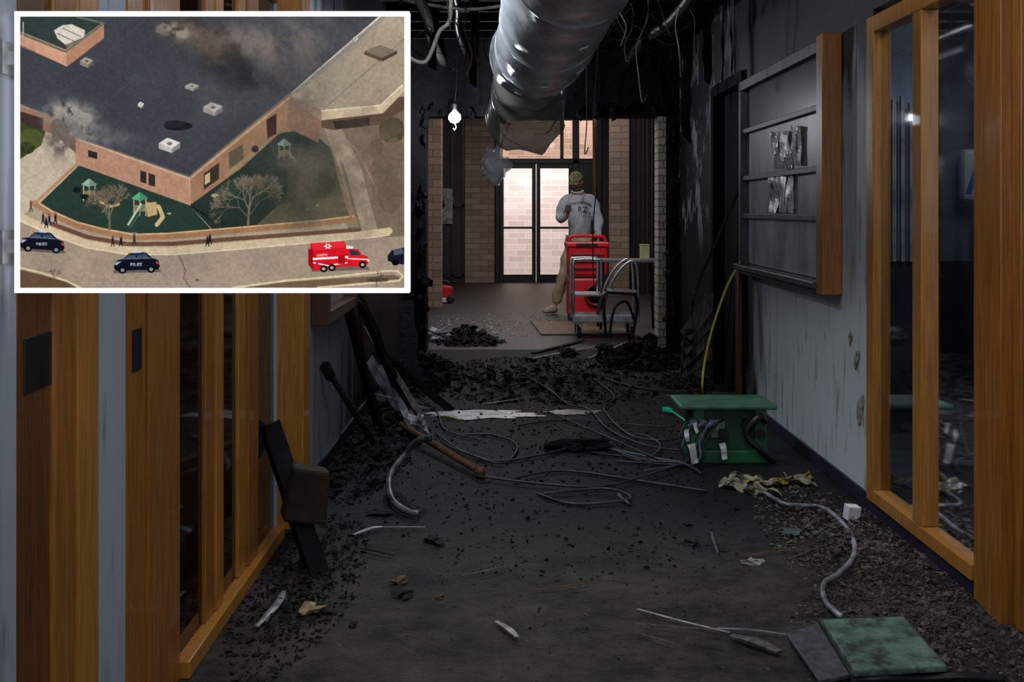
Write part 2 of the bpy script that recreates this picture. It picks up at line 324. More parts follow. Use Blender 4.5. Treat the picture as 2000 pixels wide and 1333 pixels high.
c2=empty('display_case',(XL+.05,6.5,.76),'soot-darkened wooden wall case frame on the grey wall','display case')
obj('back_panel',[box(XL+.004,XL+.012,5.98,7.1,.8,2.05)],sg,parent=c2)
obj('frame',[box(XL+.002,XL+.08,5.94,6.05,.76,2.1),box(XL+.002,XL+.08,7.05,7.15,.76,2.1),box(XL+.002,XL+.08,6.05,7.05,.76,.82),box(XL+.002,XL+.08,6.05,7.05,2.04,2.1)],burntwood,parent=c2,bevel=.004)
# ------------------------------------------------------------------ end wall with wide opening
ow=[box(-1.2,-.71,YE,YE+.35,0,ZC),box(1.47,1.9,YE,YE+.35,0,ZC),box(-.71,1.47,YE,YE+.35,2.15,ZC)]
for i in range(46):
    s=R.choice((0,1,2)); 
    if s==0: p=(-.72+R.uniform(-.05,.015),YE,R.uniform(.2,2.2))
    elif s==1: p=(1.50+R.uniform(-.02,.05),YE-.02,R.uniform(.2,2.2))
    else: p=(R.uniform(-.7,1.4),YE,2.15+R.uniform(.02,.08))
    ow.append(rock(p,(R.uniform(.02,.05),.05,R.uniform(.03,.08)),2,.5,rot=(0,0,0)))
obj('wall_end',ow,char,**ST)
jb=brick_mat('pale_brick',(150,146,136),(176,170,158),(96,92,86),bw=.2,bh=.07)
obj('trim_6',[box(1.40,1.47,YE+.05,YE+.33,0,2.15)],jb,**ST)
obj('ceiling',[box(-1.2,1.9,-1.5,YE+.35,ZC,ZC+.1)],char,**ST)
for i in range(6):
    y=8.6+i*.5
    obj('ceiling_joist',[box(XL+.01,XR-.01,y,y+.05,ZC-.16,ZC)],char,'blackened ceiling joist crossing the burnt corridor','joist',group='charred ceiling joists')
for i,(x,z,r) in enumerate(((-.55,2.62,.035),(-.35,2.7,.02),(.75,2.66,.03),(1.1,2.6,.04))):
    obj('ceiling_pipe',[tube([(x,6.5,z),(x+.03,8.5,z-.02),(x-.02,10,z+.02),(x,11.58,z)],r,10,k=4)],[char2,darkm][i%2],'soot-black pipe running along the corridor ceiling','pipe',group='sooty pipes under the ceiling',sm=True)
for i,(px,py,h) in enumerate(((1215,40,.35),(1262,60,.45),(1300,90,.5),(1342,120,.6),(1180,160,.2),(845,60,.3),(925,90,.3),(1380,60,.4))):
    p=W(px,py,9.2+.2*(i%3)); p.x=min(p.x,XR-.06); obj('burnt_strip',[sheet([Vector((p.x-.04,p.y,ZC-.002)),Vector((p.x+.05,p.y,ZC-.002)),p+Vector((.02,.02,-h)),p+Vector((-.03,.02,-h*.9))],5,14,.04,5)],char,'charred strip of insulation dangling from the ceiling','debris',group='charred insulation strips',solid=.004)
obj('ceiling',[box(-3,5,YE+.35,23.2,3.3,3.4)],mat('lobby_ceiling',(60,56,54),(80,76,72)),**ST)
# ------------------------------------------------------------------ lobby
YB=22.9
br=brick_mat('tan_brick',(136,112,98),(170,144,128),(104,94,86),bw=.3,bh=.1)
brown=mat('brown_panel',(36,28,28),(54,44,42),scale=3)
obj('wall_back',[box(-3,-.70,YB,YB+.2,0,3.3),box(-.18,-.18+.02,YB,YB+.2,0,3.3),box(1.75,1.95,YB-.0,YB+.2,0,3.3),box(-.18,1.75,YB,YB+.2,2.98,3.3)],brown,**ST)
obj('wall_back',[box(-.70,-.18,YB-.12,YB+.2,0,3.3)],br,**ST)
obj('wall_lobby',[box(-3.1,-3,YE+.35,YB,0,3.3)],brown,**ST)
obj('wall_lobby',[box(5,5.1,YE+.35,YB,0,3.3)],brown,**ST)
obj('wall_pillar',[box(-1.35,-.84,17,17.4,0,3.3)],br,**ST)
obj('wall_pillar',[box(1.66,1.93,19.8,20.3,0,3.3)],br,**ST)
cor=[]
for i in range(14): cor.append(box(1.93+i*.07,1.965+i*.07,19.93,20.0,0,3.3))
cor.append(box(1.93,5,20,20.1,0,3.3)); obj('wall_panel',cor,brown,**ST)
for x in (-1.12,-.95,-.76): obj('trim_7',[box(x,x+.05,YB-.05,YB,0,3.3)],darkm,**ST)
obj('trim_8',[box(-1.3,-.7,YB-.05,YB,1.35,1.4),box(-1.3,-.7,YB-.05,YB,.1,.15)],darkm,**ST)
dd=empty('door_4',(.6,YB,0),None,None); dd['kind']='structure'
obj('frame',[box(-.16,-.08,YB-.03,YB+.1,0,2.98),box(1.22,1.34,YB-.03,YB+.1,0,2.98),box(1.64,1.75,YB-.03,YB+.1,0,2.98),box(-.08,1.64,YB-.03,YB+.1,2.12,2.22),box(-.08,1.64,YB-.03,YB+.1,2.9,2.98),box(1.0,1.06,YB-.03,YB+.1,2.22,2.9)],darkm,parent=dd,bevel=.01)
obj('lower_panel',[box(1.34,1.64,YB-.02,YB+.08,0,2.12)],darkm,parent=dd)
for a,b in ((-.08,.565),(.575,1.22)):
    obj('door_leaf',[box(a,a+.07,YB,YB+.05,0,2.12),box(b-.07,b,YB,YB+.05,0,2.12),box(a+.07,b-.07,YB,YB+.05,0,.14),box(a+.07,b-.07,YB,YB+.05,2.04,2.12)],darkm,parent=dd,bevel=.005)
    obj('push_bar',[tube([(a+.06,YB-.06,.98),(b-.06,YB-.06,.98)],.02),box(a+.02,a+.06,YB-.07,YB,.94,1.02),box(b-.06,b-.02,YB-.07,YB,.94,1.02)],darkm,parent=dd)
dg_=glass('door_glass',(.95,.95,.95),.02)
obj('pane',[paneY(YB+.023,-.08,1.22,.1,2.1),paneY(YB+.023,1.34,1.64,2.2,2.9),paneY(YB+.023,-.08,1.3,2.2,2.9)],dg_,parent=dd)
ext=brick_mat('exterior_brick',(208,184,178),(226,206,200),(236,228,224),bw=.35,bh=.12)
obj('wall_exterior',[box(-4,6,26,26.2,-.1,2.35)],ext,**ST)
obj('wall_exterior',[box(-4,6,26,26.2,2.35,6)],brick_mat('brown_brick',(120,92,78),(146,116,98),(150,130,118),bw=.35,bh=.12),**ST)
obj('ground',[box(-4,6,23.2,26,-.15,-.02)],mat('concrete',(150,146,140),(170,166,160)),**ST)
obj('copper_pipe',[tube([(1.0,18.5,2.78),(1.22,18.5,2.74),(1.29,18.5,2.66),(1.31,18.5,2.5),(1.31,18.5,0)],.035,k=4)],burntwood,'brown vertical pipe standing near the lobby doors','pipe',sm=True)
obj('hanging_cloth',[sheet([(-1.12,YB-.07,1.05),(-.92,YB-.07,1.05),(-.92,YB-.07,1.68),(-1.12,YB-.07,1.68)],6,12,.03,5)],paper,'pale grey cloth hanging on the dark lobby wall','cloth',solid=.004)
# ------------------------------------------------------------------ duct
D=.52
A=[W(1180,-190,4.3),W(1097,-12,5.8),W(1060,88,7.1),W(1036,112,7.8)]
duct=empty('air_duct',A[1],'large silver round air duct hanging from the burnt ceiling','air duct')
v,f=tube(A,D/2,32,k=14,rf=lambda t:1 if t<.9 else 1-.3*(t-.9)/.1)
v=[tuple(Vector(p)+Vector((mn.noise(Vector(p)*5),0,mn.noise(Vector(p)*5+Vector((9,9,9)))))*.02) for p in v]
obj('shell',[(v,f)],galv,parent=duct,sm=True)
SA=smooth(A,14)
for i in (9,20,29,37):
    p=SA[i];t=(SA[i+1]-SA[i-1]).normalized(); obj('band',[tube([p-t*.01,p-t*.004,p+t*.004,p+t*.01],D/2+.006,32)],galv,parent=duct,sm=True)
for i in (20,36):
    p=SA[i]; obj('hanger_strap',[box(p.x-.012,p.x+.012,p.y-.002,p.y+.002,p.z+D/2-.02,ZC)],darkm,parent=duct)
for i,an in ((14,-1.2),(16,-2.2),(23,-.9),(25,-1.6),(33,-2.0),(35,-1.1),(28,-2.3)):
    p=SA[i]; q=p+Vector((math.cos(an),0,math.sin(an)))*(D/2+.008)
    obj('painted_highlight',[obox(q,(.045,.06,.008),(0,-an-math.pi/2,0))],whitep,parent=duct,bevel=.002)  # white patches stand in for bright highlight spots on the duct
plas=bpy.data.materials.new('cloudy_plastic'); plas.use_nodes=True
_b=plas.node_tree.nodes['Principled BSDF']; _b.inputs['Base Color'].default_value=lin((150,152,140)); _b.inputs['Alpha'].default_value=.78; _b.inputs['Roughness'].default_value=.25; _b.inputs['Coat Weight'].default_value=.3
Bp=[W(1036,150,7.9),W(1032,178,8.15),W(1028,212,8.5),W(1026,232,8.7)]
v,f=tube(Bp,.25,32,k=8,rf=lambda t:.84+.18*t); v=[tuple(Vector(p)+Vector((mn.noise(Vector(p)*6),0,mn.noise(Vector(p)*7+Vector((3,3,3)))))*.05) for p in v]
obj('flexible_sleeve',[(v,f)],plas,parent=duct,sm=True,plabel='cloudy plastic sleeve sagging off the duct end')
plas2=bpy.data.materials.new('clear_bag_film'); plas2.use_nodes=True
_b=plas2.node_tree.nodes['Principled BSDF']; _b.inputs['Base Color'].default_value=lin((225,225,235)); _b.inputs['Alpha'].default_value=.55; _b.inputs['Roughness'].default_value=.25
v,f=rock(W(968,322,9.8),(.10,.08,.12),3,.35,rot=(0,0,0),freq=2.0)
obj('plastic_bag',[(v,f),tube([W(975,290,9.8),W(1000,230,9.5),W(1010,190,9.3)],.006)],[plas2],'crumpled translucent plastic bag dangling from the duct','plastic bag',sm=True)
lampp=W(888,230,11.2)
b=empty('work_lamp',lampp,'bright hanging work bulb on a cord below the ceiling','lamp')
obj('bulb',[lathe([(.005,-.05),(.035,-.04),(.055,-.01),(.05,.025),(.02,.055),(.013,.07)],lampp)],mat('bulb_glow',(255,255,255),emis=(235,243,255),es=60),parent=b,sm=True)
obj('socket',[lathe([(.016,.06),(.02,.07),(.02,.12),(.008,.13)],lampp)],blackp,parent=b)
obj('cord',[tube([lampp+Vector((0,0,.12)),lampp+Vector((.02,0,.4)),lampp+Vector((0,0,.84))],.004,6,k=5)],blackp,parent=b)
obj('hook',[tube([lampp+Vector((0,0,-.05)),lampp+Vector((.012,0,-.08)),lampp+Vector((.0,0,-.11)),lampp+Vector((-.012,0,-.09))],.004,6,k=4)],steel,parent=b)
pp=mat('pale_pipe',(140,136,128),(204,200,192),scale=10,rough=.5)
obj('bent_conduit',[tube([W(876,-104,8),W(880,30,8),W(858,62,8),W(838,112,8),W(822,122,8),W(795,108,8),W(760,60,8)],.014,8,k=5)],pp,'pale bent pipe hanging loose from the ceiling','pipe',sm=True)
obj('loose_rail',[tube([W(760,-5,8.6),W(905,18,8.6),W(1000,8,8.6)],.012,6,k=4)],pp,'pale brown rod hanging across the burnt ceiling','rod',sm=True)
for i,(px,y1,d) in enumerate([(835,120,9),(893,200,9.5),(905,190,10),(935,205,9.2),(948,240,10),(1022,200,10.5),(1075,150,9),(1142,300,10),(1160,560,10.5),(1225,120,9),(1255,200,8.5),(1300,180,10),(1330,150,8),(880,60,8),(912,150,8.5),(1212,90,8.2),(1350,170,9)]):
    top=W(px+R.uniform(-12,12),-60,d); top.z=ZC-.002; bot=W(px,y1,d); P=[top]
    for t in (.2,.4,.6,.8): P.append(top.lerp(bot,t)+Vector((R.uniform(-.04,.04),R.uniform(-.05,.05),0)))
    P.append(bot)
    if R.random()<.4: P.append(bot+Vector((.03,0,.05)))
    obj('hanging_wire',[tube(P,.0035+.002*R.random(),5,k=5)],copper,'thin burnt wire dangling from the ceiling','wire',group='wires hanging from the ceiling')
dkw=mat('black_wire',(20,16,15),(50,40,36),scale=20)
for i in range(16):
    x=R.uniform(-.5,1.2); y=R.uniform(8,10.5); z=ZC-.002; P=[(x,y,z)]
    for k in range(5): P.append((min(x+R.uniform(-.35,.35),1.5),y+R.uniform(-.1,.1),z-R.uniform(.1,.6)))
    P.append((x+.3,y,z)); obj('hanging_wire',[tube(P,.0028,5,k=5)],dkw,'tangled burnt wire looping under the ceiling','wire',group='tangled wires under the ceiling')
# ------------------------------------------------------------------ rubble
def heap(name,label,cx,cy,rx,ry,h,n,m,smin=.01,smax=.06,flat=.5,xmax=None,pw=.6):
    gs=[]
    for i in range(n):
        a=R.random()*6.28; q=R.random()**pw; x=cx+rx*q*math.cos(a); y=cy+ry*q*math.sin(a); s=smin+(smax-smin)*R.random()**2.2*(1-.3*q)
        if y<YE: x=min(max(x,XL+s*1.5),(xmax or XR)-s*1.5)
        z=h*(1-q)**1.2*R.random()+s*.1
        gs.append(rock((x,y,z),(s,s*R.uniform(.4,1),s*R.uniform(flat*.4,flat)),1,.6,rot=(R.uniform(-.5,.5),R.uniform(-.5,.5),R.random()*6) if R.random()<.7 else None))
    return obj(name,gs,m,label,'rubble',kind='stuff')
heap('rubble','grey plaster crumbs and ash along the purple baseboard',1.33,4.95,.3,1.1,.04,3200,rubm,.003,.018)
heap('rubble','fine ash crumbs beside the tall window',1.3,3.8,.42,.7,.03,2600,rubm,.003,.015)
heap('rubble','ash and small chips along the window sill',-.70,4.5,.2,1.0,.03,1500,char2,.003,.018)
heap('rubble','black charred rubble against the grey wall',-.72,7.2,.25,1.6,.10,900,char2,.008,.05)
heap('rubble','dark charred rubble beside the wide opening',-.66,10.0,.3,1.2,.2,600,char,.015,.08)
heap('rubble','burnt debris heaped on the lobby floor',-.36,12.6,.36,.5,.2,420,char2,.01,.06)
heap('rubble','charred rubble heaped against the opening jamb',1.15,10.85,.35,.6,.26,600,char,.015,.09)
heap('rubble','blackened chunks by the burnt doorway',1.38,9.3,.2,.9,.08,300,char2,.01,.05)
heap('rubble','scattered pale plaster dust and chips on the lobby floor',-.2,14.4,.9,1.7,.01,900,mat('plaster_chip',(110,104,98),(190,186,180),scale=9),.004,.022)
heap('rubble','small burnt chips scattered over the corridor floor',.3,7.0,1.1,2.6,.002,2600,char2,.003,.018,pw=.5)
heap('rubble','ash flakes scattered on the grey floor',.25,4.2,.95,.9,.001,700,rubm,.002,.008,pw=.5)
heap('rubble','flat layer of charred scraps on the far floor',.3,9.9,1.1,1.4,.03,2200,char2,.006,.042,.2,pw=.5)
def shard(name,label,cat,p0,p1,w,t,m,roll=0): return obj(name,[raggedplank(p0,p1,w,t,roll)],m,label,cat)
sgb=mat('silver_grey_board',(44,46,52),(140,144,150),scale=9,rough=.5)
shard('charred_plank','burnt timber leaning against the grey wall','plank',W(702,585,7.3),F(800,815,.01),.06,.03,char2,.4)
shard('charred_plank','pale scorched board leaning in the debris','plank',W(716,640,7.9),F(838,838,.01),.035,.02,greyw,.6)
shard('charred_plank','blackened board propped on the wall','plank',W(680,600,6.9),F(745,860,.01),.07,.02,char,.3)
shard('charred_plank','grey curled board leaning against the wall','plank',W(722,705,8.2),F(785,800,.01),.09,.015,sgb,.9)
shard('metal_strip','twisted silvery metal strip amid the burnt boards','metal strip',W(742,715,8.0),F(812,846,.01),.05,.008,sgb,.2)
shard('charred_plank','black splintered board leaning steeply on rubble','plank',W(738,690,8.8),F(880,800,.01),.05,.03,char,.9)
shard('charred_plank','brown scorched lath leaning near the wall','plank',W(752,712,9.0),F(820,842,.01),.03,.015,burntwood,.2)
shard('charred_plank','blackened panel hanging beside the opening','plank',W(792,590,10),F(815,765,.01),.12,.02,char,.2)
shard('charred_plank','pale grey splintered lath across the debris','plank',F(730,770,.15),F(838,800,.02),.03,.01,sgb,.1)
shard('wood_strip','pinkish scorched strip leaning beside the wall','plank',W(708,570,8.0),F(728,790,.01),.022,.01,mat('pink_strip',(90,52,44),(140,94,80)))
obj('metal_rod',[tube([W(640,722,6.25),F(742,885,.02)],.018,8),tube([W(636,716,6.22),W(646,736,6.3)],.028,8)],char2,'burnt metal rod leaning against the grey wall','rod',sm=True)
obj('rusty_pipe',[tube([F(782,830,.06),F(932,918,.03)],.018,10),lathe([(.02,-.03),(.026,0),(.02,.02)],F(938,922,.03))],rust,'rusty brown pipe lying across the floor','pipe',sm=True)
obj('curved_conduit',[tube([F(842,856,.22),F(815,862,.2),F(790,890,.12),F(762,930,.06),F(765,975,.03),F(795,1000,.02),F(818,1004,.02)],.015,10,k=6)],mat('dark_conduit',(40,42,48),(130,134,140),scale=12,rough=.4,metal=.4),'curved grey flexible conduit on the floor','conduit',sm=True)
obj('crumpled_paper',[rock(F(812,835,.05),(.07,.04,.06),3,.6,freq=3)],dirtyw,'crumpled white plastic beside leaning boards','plastic',sm=False)
lp=empty('fallen_alarm_unit',F(615,1110),'charred black board with brown housing leaning on window post','alarm unit')
obj('board',[raggedplank(F(622,1125,.0),W(527,832,4.95),.075,.04,.0,j=.06)],char,parent=lp,bevel=.002)
c=W(608,968,4.70)
hv=[tuple(c+Euler((0,.22,.25)).to_matrix()@Vector(q)) for q in ((-.09,-.07,-.10),(.07,-.05,-.09),(.07,.06,-.09),(-.09,.07,-.10),(-.09,-.07,.10),(.045,-.05,.10),(.045,.06,.10),(-.09,.07,.10))]
obj('housing',[(hv,[(0,3,2,1),(4,5,6,7),(0,1,5,4),(1,2,6,5),(2,3,7,6),(3,0,4,7)])],mat('housing_brown',(18,14,9),(46,35,20),scale=8,rough=.85),parent=lp,bevel=.012)
pl=empty('broken_pallet',F(1345,748),'broken grey wooden pallet leaning by the burnt doorway','pallet')
b0=F(1335,742,.0);b1=W(1382,705,9.35)
a0=W(1345,640,9.2);a1=W(1385,575,9.2)
obj('stringer',[plank(b0,a0,.06,.03)],greyw,parent=pl); obj('stringer',[plank(b1,a1,.06,.03)],greyw,parent=pl)
for t in (.1,.35,.6,.85): obj('slat',[plank(b0.lerp(a0,t)-Vector((.02,0.02,0)),b1.lerp(a1,t)-Vector((0,.02,0)),.1,.015,1.5)],greyw,parent=pl)
obj('wood_lath',[tube([F(1350,742,.0),W(1350,600,9.6),W(1400,470,9.1),W(1446,362,8.4)],.012,4,k=3)],greyw,'long thin bent lath leaning against the door frame','lath')
obj('yellow_cable',[tube([W(1450,488,8.25),W(1447,510,8.2),W(1420,560,8.2),W(1392,640,8.2),W(1376,710,8.2),W(1372,760,8.2),F(1380,785,.01),F(1400,792,.01),F(1425,788,.01)],.008,8,k=6)],yell,'yellow cable hanging down the wall to the floor','cable',sm=True)
# ------------------------------------------------------------------ green power box
gb=empty('power_distribution_box',F(1420,915),'green portable power box with cables plugged in','power box')
yb=6.55
def X(px,d): return (px-VX)/FP*d
xl,xr=X(1352,yb),X(1500,yb)
def frustum(x0,x1,y0,y1,z0,z1,ins):
    v=[(x0,y0,z0),(x1,y0,z0),(x1,y1,z0),(x0,y1,z0),(x0+ins,y0+ins,z1),(x1-ins,y0+ins,z1),(x1-ins,y1-ins,z1),(x0+ins,y1-ins,z1)]
    return v,[(0,3,2,1),(4,5,6,7),(0,1,5,4),(1,2,6,5),(2,3,7,6),(3,0,4,7)]
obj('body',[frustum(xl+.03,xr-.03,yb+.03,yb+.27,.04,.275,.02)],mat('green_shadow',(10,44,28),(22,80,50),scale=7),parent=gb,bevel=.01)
for (sx,sy) in ((xl,yb),(xr-.07,yb),(xl,yb+.24),(xr-.07,yb+.24)): obj('leg',[frustum(sx,sx+.07,sy,sy+.06,0,.28,.006)],greenp,parent=gb,bevel=.006)
obj('lid',[box(xl-.07,xr+.04,yb-.04,yb+.34,.28,.305)],mat('green_lid_plastic',(50,96,76),(80,130,106),scale=9,rough=.4),parent=gb,bevel=.01)
obj('skirt',[box(xl,xr,yb-.01,yb+.04,.0,.07)],greenp,parent=gb,bevel=.01)
obj('warning_label',[box(xl+.1,xl+.17,yb+.026,yb+.032,.13,.22)],mat('pale_label',(150,156,152),(60,110,88),scale=30),parent=gb)
for i in range(4):
    c=Vector((xl+.09+.07*i+(.05 if i>1 else 0),yb+.02,.2-.05*(i%2)))
    obj('socket',[lathe([(.026,-.03),(.026,.01),(.02,.012)],c,'Y',16)],blackp,parent=gb)
bg=mat('blue_grey_cable',(50,60,86),(104,114,140))
for i in range(6):
    sx=xl-.01+i*.03
    obj('plug_cable',[tube([(sx+.02,yb+.0,.2+.012*(i%3)),(sx-.03,yb-.05,.215-.012*(i%4)),(sx-.07-.012*(i%3),yb-.08,.13-.02*(i%2)),(sx-.05-.02*i,yb-.07,.02),(sx-.2-.09*i,yb-.04+.12*i-.3*(i%2),.008)],.005,8,k=6)],[wirem,bg,blackp][i%3],'cable plugged into the green power box','cable',sm=True,group='cables plugged into the power box')
for i in range(3):
    p=Vector((xl+.0+.05*i,yb-.03,.215)); obj('cord_plug',[obox(p,(.03,.05,.03),(.2,.1,.3)),tube([p+Vector((0,-.02,0)),p+Vector((-.03,-.05,-.01))],.01,8)],bg,'blue-grey plug pushed into the power box','plug',group='plugs on the power box',bevel=.005)
for i,(px,py,s) in enumerate(((1350,885,1),(1410,880,.8),(1340,850,.6),(1358,835,.5))):
    c=W(px,py,6.42); obj('hanging_tag',[sheet([c+Vector((-.02,0,.04))*s,c+Vector((.02,0,.05))*s,c+Vector((.035,0,-.05))*s,c+Vector((.005,0,-.06))*s],4,6,.01,20)],whitep,'small white paper tag hanging on a power cable','tag',group='tags on the power cables',solid=.001)
obj('cable_bundle',[tube([(xr-.02,yb-.02,.22),(xr-.06,yb-.07,.25),(xr-.12,yb-.06,.16),(xr-.05,yb-.07,.08),(xr+.02,yb-.05,.02)],.018,8,k=6)],blackp,'thick black cord looped on the green box','cable',sm=True)
obj('green_plug',[tube([F(1294,800,.02),F(1302,800,.02),F(1310,802,.02)],.016,10),tube([F(1310,802,.02),F(1350,830,.01)],.006,6)],mat('teal_glow',(20,150,120),(30,190,150),emis=(10,120,90),es=.3),'small green cord connector on the floor','connector')
tapm=mat('tape_yb',(170,150,50),(16,16,16),scale=9,rough=.35,lo=.46,hi=.52,stretch=(2,6,1))
clr=mat('clear_bag',(30,30,28),(168,162,134),scale=18,rough=.25,lo=.42,hi=.6)
for i,(pa,pb,mm) in enumerate((((1402,948),(1470,960),clr),((1425,938),(1520,952),clr),((1450,960),(1530,966),clr),((1500,950),(1590,935),tapm),((1440,942),(1500,945),tapm),((1530,940),(1595,950),clr))):
    a=F(*pa,.016);b=F(*pb,.016); n=Vector((0,.12,0.0))
    obj('caution_tape',[sheet([a,b,b+n,a+n+Vector((.03,0,.01))],18,9,.018,18)],mm,'crumpled yellow and clear tape lying on the floor','tape',group='crumpled tape beside the power box',solid=.001)
obj('flexible_conduit',[tube([F(1492,962,.02),F(1530,984,.03),F(1562,988,.02),F(1600,990,.02),F(1630,1008,.03),F(1662,1045,.02),F(1668,1085,.03),F(1640,1120,.02),F(1610,1140,.02),F(1612,1175,.02),F(1642,1205,.02)],.01,8,k=6)],conduit,'winding grey flexible conduit on the ash-covered floor','conduit',sm=True)
jbx=F(1664,1018,.0)
obj('junction_box',[obox(jbx+Vector((0,0,.035)),(.055,.05,.06),(.1,.1,.2))]+[obox(jbx+Vector((k*.014,-.024,.035)),(.005,.006,.05),(.1,.1,.2)) for k in (-1,0,1)],whitep,'small white ribbed junction box on the rubble','junction box',bevel=.003)
gbd=empty('equipment_tray',F(1720,1290),'flat dusty green plastic tray lying on the floor','plastic tray')
gm=mat('dusty_green',(36,48,44),(98,126,114),scale=14,rough=.7,bump=.4,lo=.38,hi=.62,detail=10)
def slab(quad,z,t):
    P=[F(*q,z) for q in quad]; v=[tuple(p) for p in P]+[tuple(p-Vector((0,0,t))) for p in P]
    return v,[(0,1,2,3),(7,6,5,4),(0,4,5,1),(1,5,6,2),(2,6,7,3),(3,7,4,0)]
obj('plate',[slab([(1605,1210),(1765,1204),(1850,1300),(1668,1310)],.06,.02)],gm,parent=gbd,bevel=.006)
obj('rim',[slab([(1598,1208),(1768,1202),(1856,1306),(1664,1318)],.04,.035)],mat('dusty_green_dark',(24,34,32),(50,66,60)),parent=gbd,bevel=.006)
obj('metal_mesh_panel',[slab([(1536,1238),(1598,1216),(1660,1318),(1600,1330)],.03,.012)],mat('grey_panel',(42,44,50),(82,84,90),scale=30),'grey dusty metal panel beside the green tray','metal panel',bevel=.003)
obj('coiled_hose',[tube([F(1670,1328,.02),F(1720,1326,.03),F(1800,1326,.02),F(1880,1322,.03),F(1960,1328,.02)],.014,8,k=5)],blackp,'black hose lying on the dark floor','hose',sm=True)
strips=[((1245,1190),(1425,1236),.012,paper,'long pale thin strip lying on the floor'),((1430,1243),(1522,1275),.05,greyw,'flat grey scrap of wood on the floor'),((1230,1218),(1400,1232),.008,greyw,'thin scorched lath on the floor'),((1400,1228),(1535,1240),.015,conduit,'thin metal strip on the floor'),((1035,1155),(1170,1138),.01,rust,'thin rust-brown stick on the floor'),((690,1045),(745,1030),.03,conduit,'bent silver metal scrap'),((745,1030),(830,1030),.012,conduit,'thin silver metal strip'),((970,1215),(1010,1245),.025,paper,'curled pale scrap on the floor'),((500,1225),(555,1155),.03,conduit,'curved grey strip beside the window sill'),((1208,958),(1230,985),.02,greyw,'small pale splinter of wood'),((1390,1040),(1402,1080),.012,greyw,'short thin stick on the floor'),((1440,1085),(1500,1078),.01,rust,'thin brown stick in the rubble'),((1500,1078),(1640,1072),.008,rust,'thin brown stick across the rubble'),((1040,690),(1140,665),.06,char2,'charred board on the far floor'),((1040,700),(1200,672),.03,conduit,'pale scorched strip by the opening'),((1150,770),(1280,785),.02,char2,'burnt stick on the floor'),((1280,775),(1440,768),.02,conduit,'grey strip near the burnt doorway'),((850,810),(900,820),.02,yell,'yellowish scrap near the wet patch'),((900,1125),(990,1105),.012,greyw,'thin splinter on the grey floor'),((520,1215),(560,1165),.012,greyw,'grey splinter near the window sill'),((1255,1240),(1330,1262),.008,greyw,'thin grey sliver on the floor'),((940,790),(1010,780),.02,conduit,'pale scrap on the black floor'),((1090,720),(1180,730),.015,greyw,'burnt grey lath on the floor'),((700,1070),(770,1085),.02,char2,'charred splinter near the window'),((1150,700),(1240,660),.03,conduit,'bent pale metal piece by the opening'),((830,745),(900,730),.02,greyw,'grey splinter on the black floor')]
for a,b,w,m,l in strips:
    A0=F(*a,.012);B0=F(*b,.012); mid=A0.lerp(B0,.5)+Vector((R.uniform(-.02,.02),R.uniform(-.02,.02),.015*R.random()))
    v,f=tube([A0,mid,B0],w/2,6,k=5,rf=lambda t:.5+.5*math.sin(math.pi*min(max(t,.12),.9))); zc=.012; v=[(p[0],p[1],zc+(p[2]-zc)*.35) for p in v]
    obj('debris_strip',[(v,f)],m,l,'debris')
for (px,py,s,m,l) in ((605,1190,.055,mat('tan_scrap',(120,96,66),(176,150,112),scale=12),'torn tan scrap of cardboard'),(1468,1098,.035,paper,'small pale folded scrap'),(845,1055,.045,char2,'dark charred lump on the floor'),(780,1135,.035,rust,'brown scorched flake of debris'),(858,1165,.02,rust,'small brown scrap of debris'),(790,1160,.04,char2,'thin charred flake of debris'),(745,1000,.05,char2,'charred crumpled flake of debris'),(1545,1040,.05,mat('teal_scrap',(30,60,60),(70,84,80)),'crumpled teal-grey fabric scrap'),(640,1195,.03,char2,'dark flake beside the tan scrap'),(690,1220,.02,char2,'small dark flake on the floor'),(1350,1060,.03,char2,'small charred flake on the floor')):
    obj('debris_scrap',[rock(F(px,py,s*.25),(s,s*.6,s*.25),2,.7,rot=(0,0,R.random()*3),freq=2.4)],m,l,'debris')
obj('charred_cloth',[rock(F(1130,872,.02),(.16,.05,.035),3,.5,rot=(0,0,.1),freq=2.4)],char,'black charred cloth roll lying on the floor','cloth')
for px,py,s in ((895,668,.09),(925,660,.1),(955,668,.08),(1110,690,.08),(1180,680,.09),(1255,715,.09),(1215,690,.08)):
    obj('charred_chunk',[rock(F(px,py,.03),(s*1.2,s*.7,s*.5),3,.5,rot=(R.uniform(-.3,.3),R.uniform(-.3,.3),R.random()*3),freq=2.2)],char2,'jagged charred chunk on the debris pile','debris',group='charred chunks at the opening')
obj('crushed_bag',[rock(F(850,655,.05),(.12,.08,.06),3,.6,rot=(0,0,0),freq=3)],dirtyw,'crumpled pale plastic at the debris pile','plastic')
def blob2(cx,cy,rx,ry,z,n=60):
    v=[(cx,cy,z)]; 
    for i in range(n):
        a=6.283*i/n; k=1+.5*mn.noise(Vector((math.cos(a)*2.5,math.sin(a)*2.5,cx)))+.2*mn.noise(Vector((math.cos(a)*8,math.sin(a)*8,cx))); v.append((cx+rx*k*math.cos(a),cy+ry*k*math.sin(a),z))
    return v,[(0,1+i,1+(i+1)%n) for i in range(n)]
pud=mat('wet_painted_sheen',(60,64,72),(240,243,245),scale=7,rough=.3,spec=.9,lo=.38,hi=.52)  # pale tones in the colour stand in for the wet floor's reflections
obj('puddle',[blob2(-.15,8.1,.34,.17,.004)],pud,'shallow wet patch on the black floor, pale sheen painted in','puddle')
obj('puddle',[blob2(.42,8.2,.17,.1,.004)],mat('wet_dim_painted_sheen',(14,16,20),(140,144,150),scale=14,rough=.25),'wet patch on the black floor, dim sheen painted in','puddle')  # weaker reflection likewise painted as grey in the colour
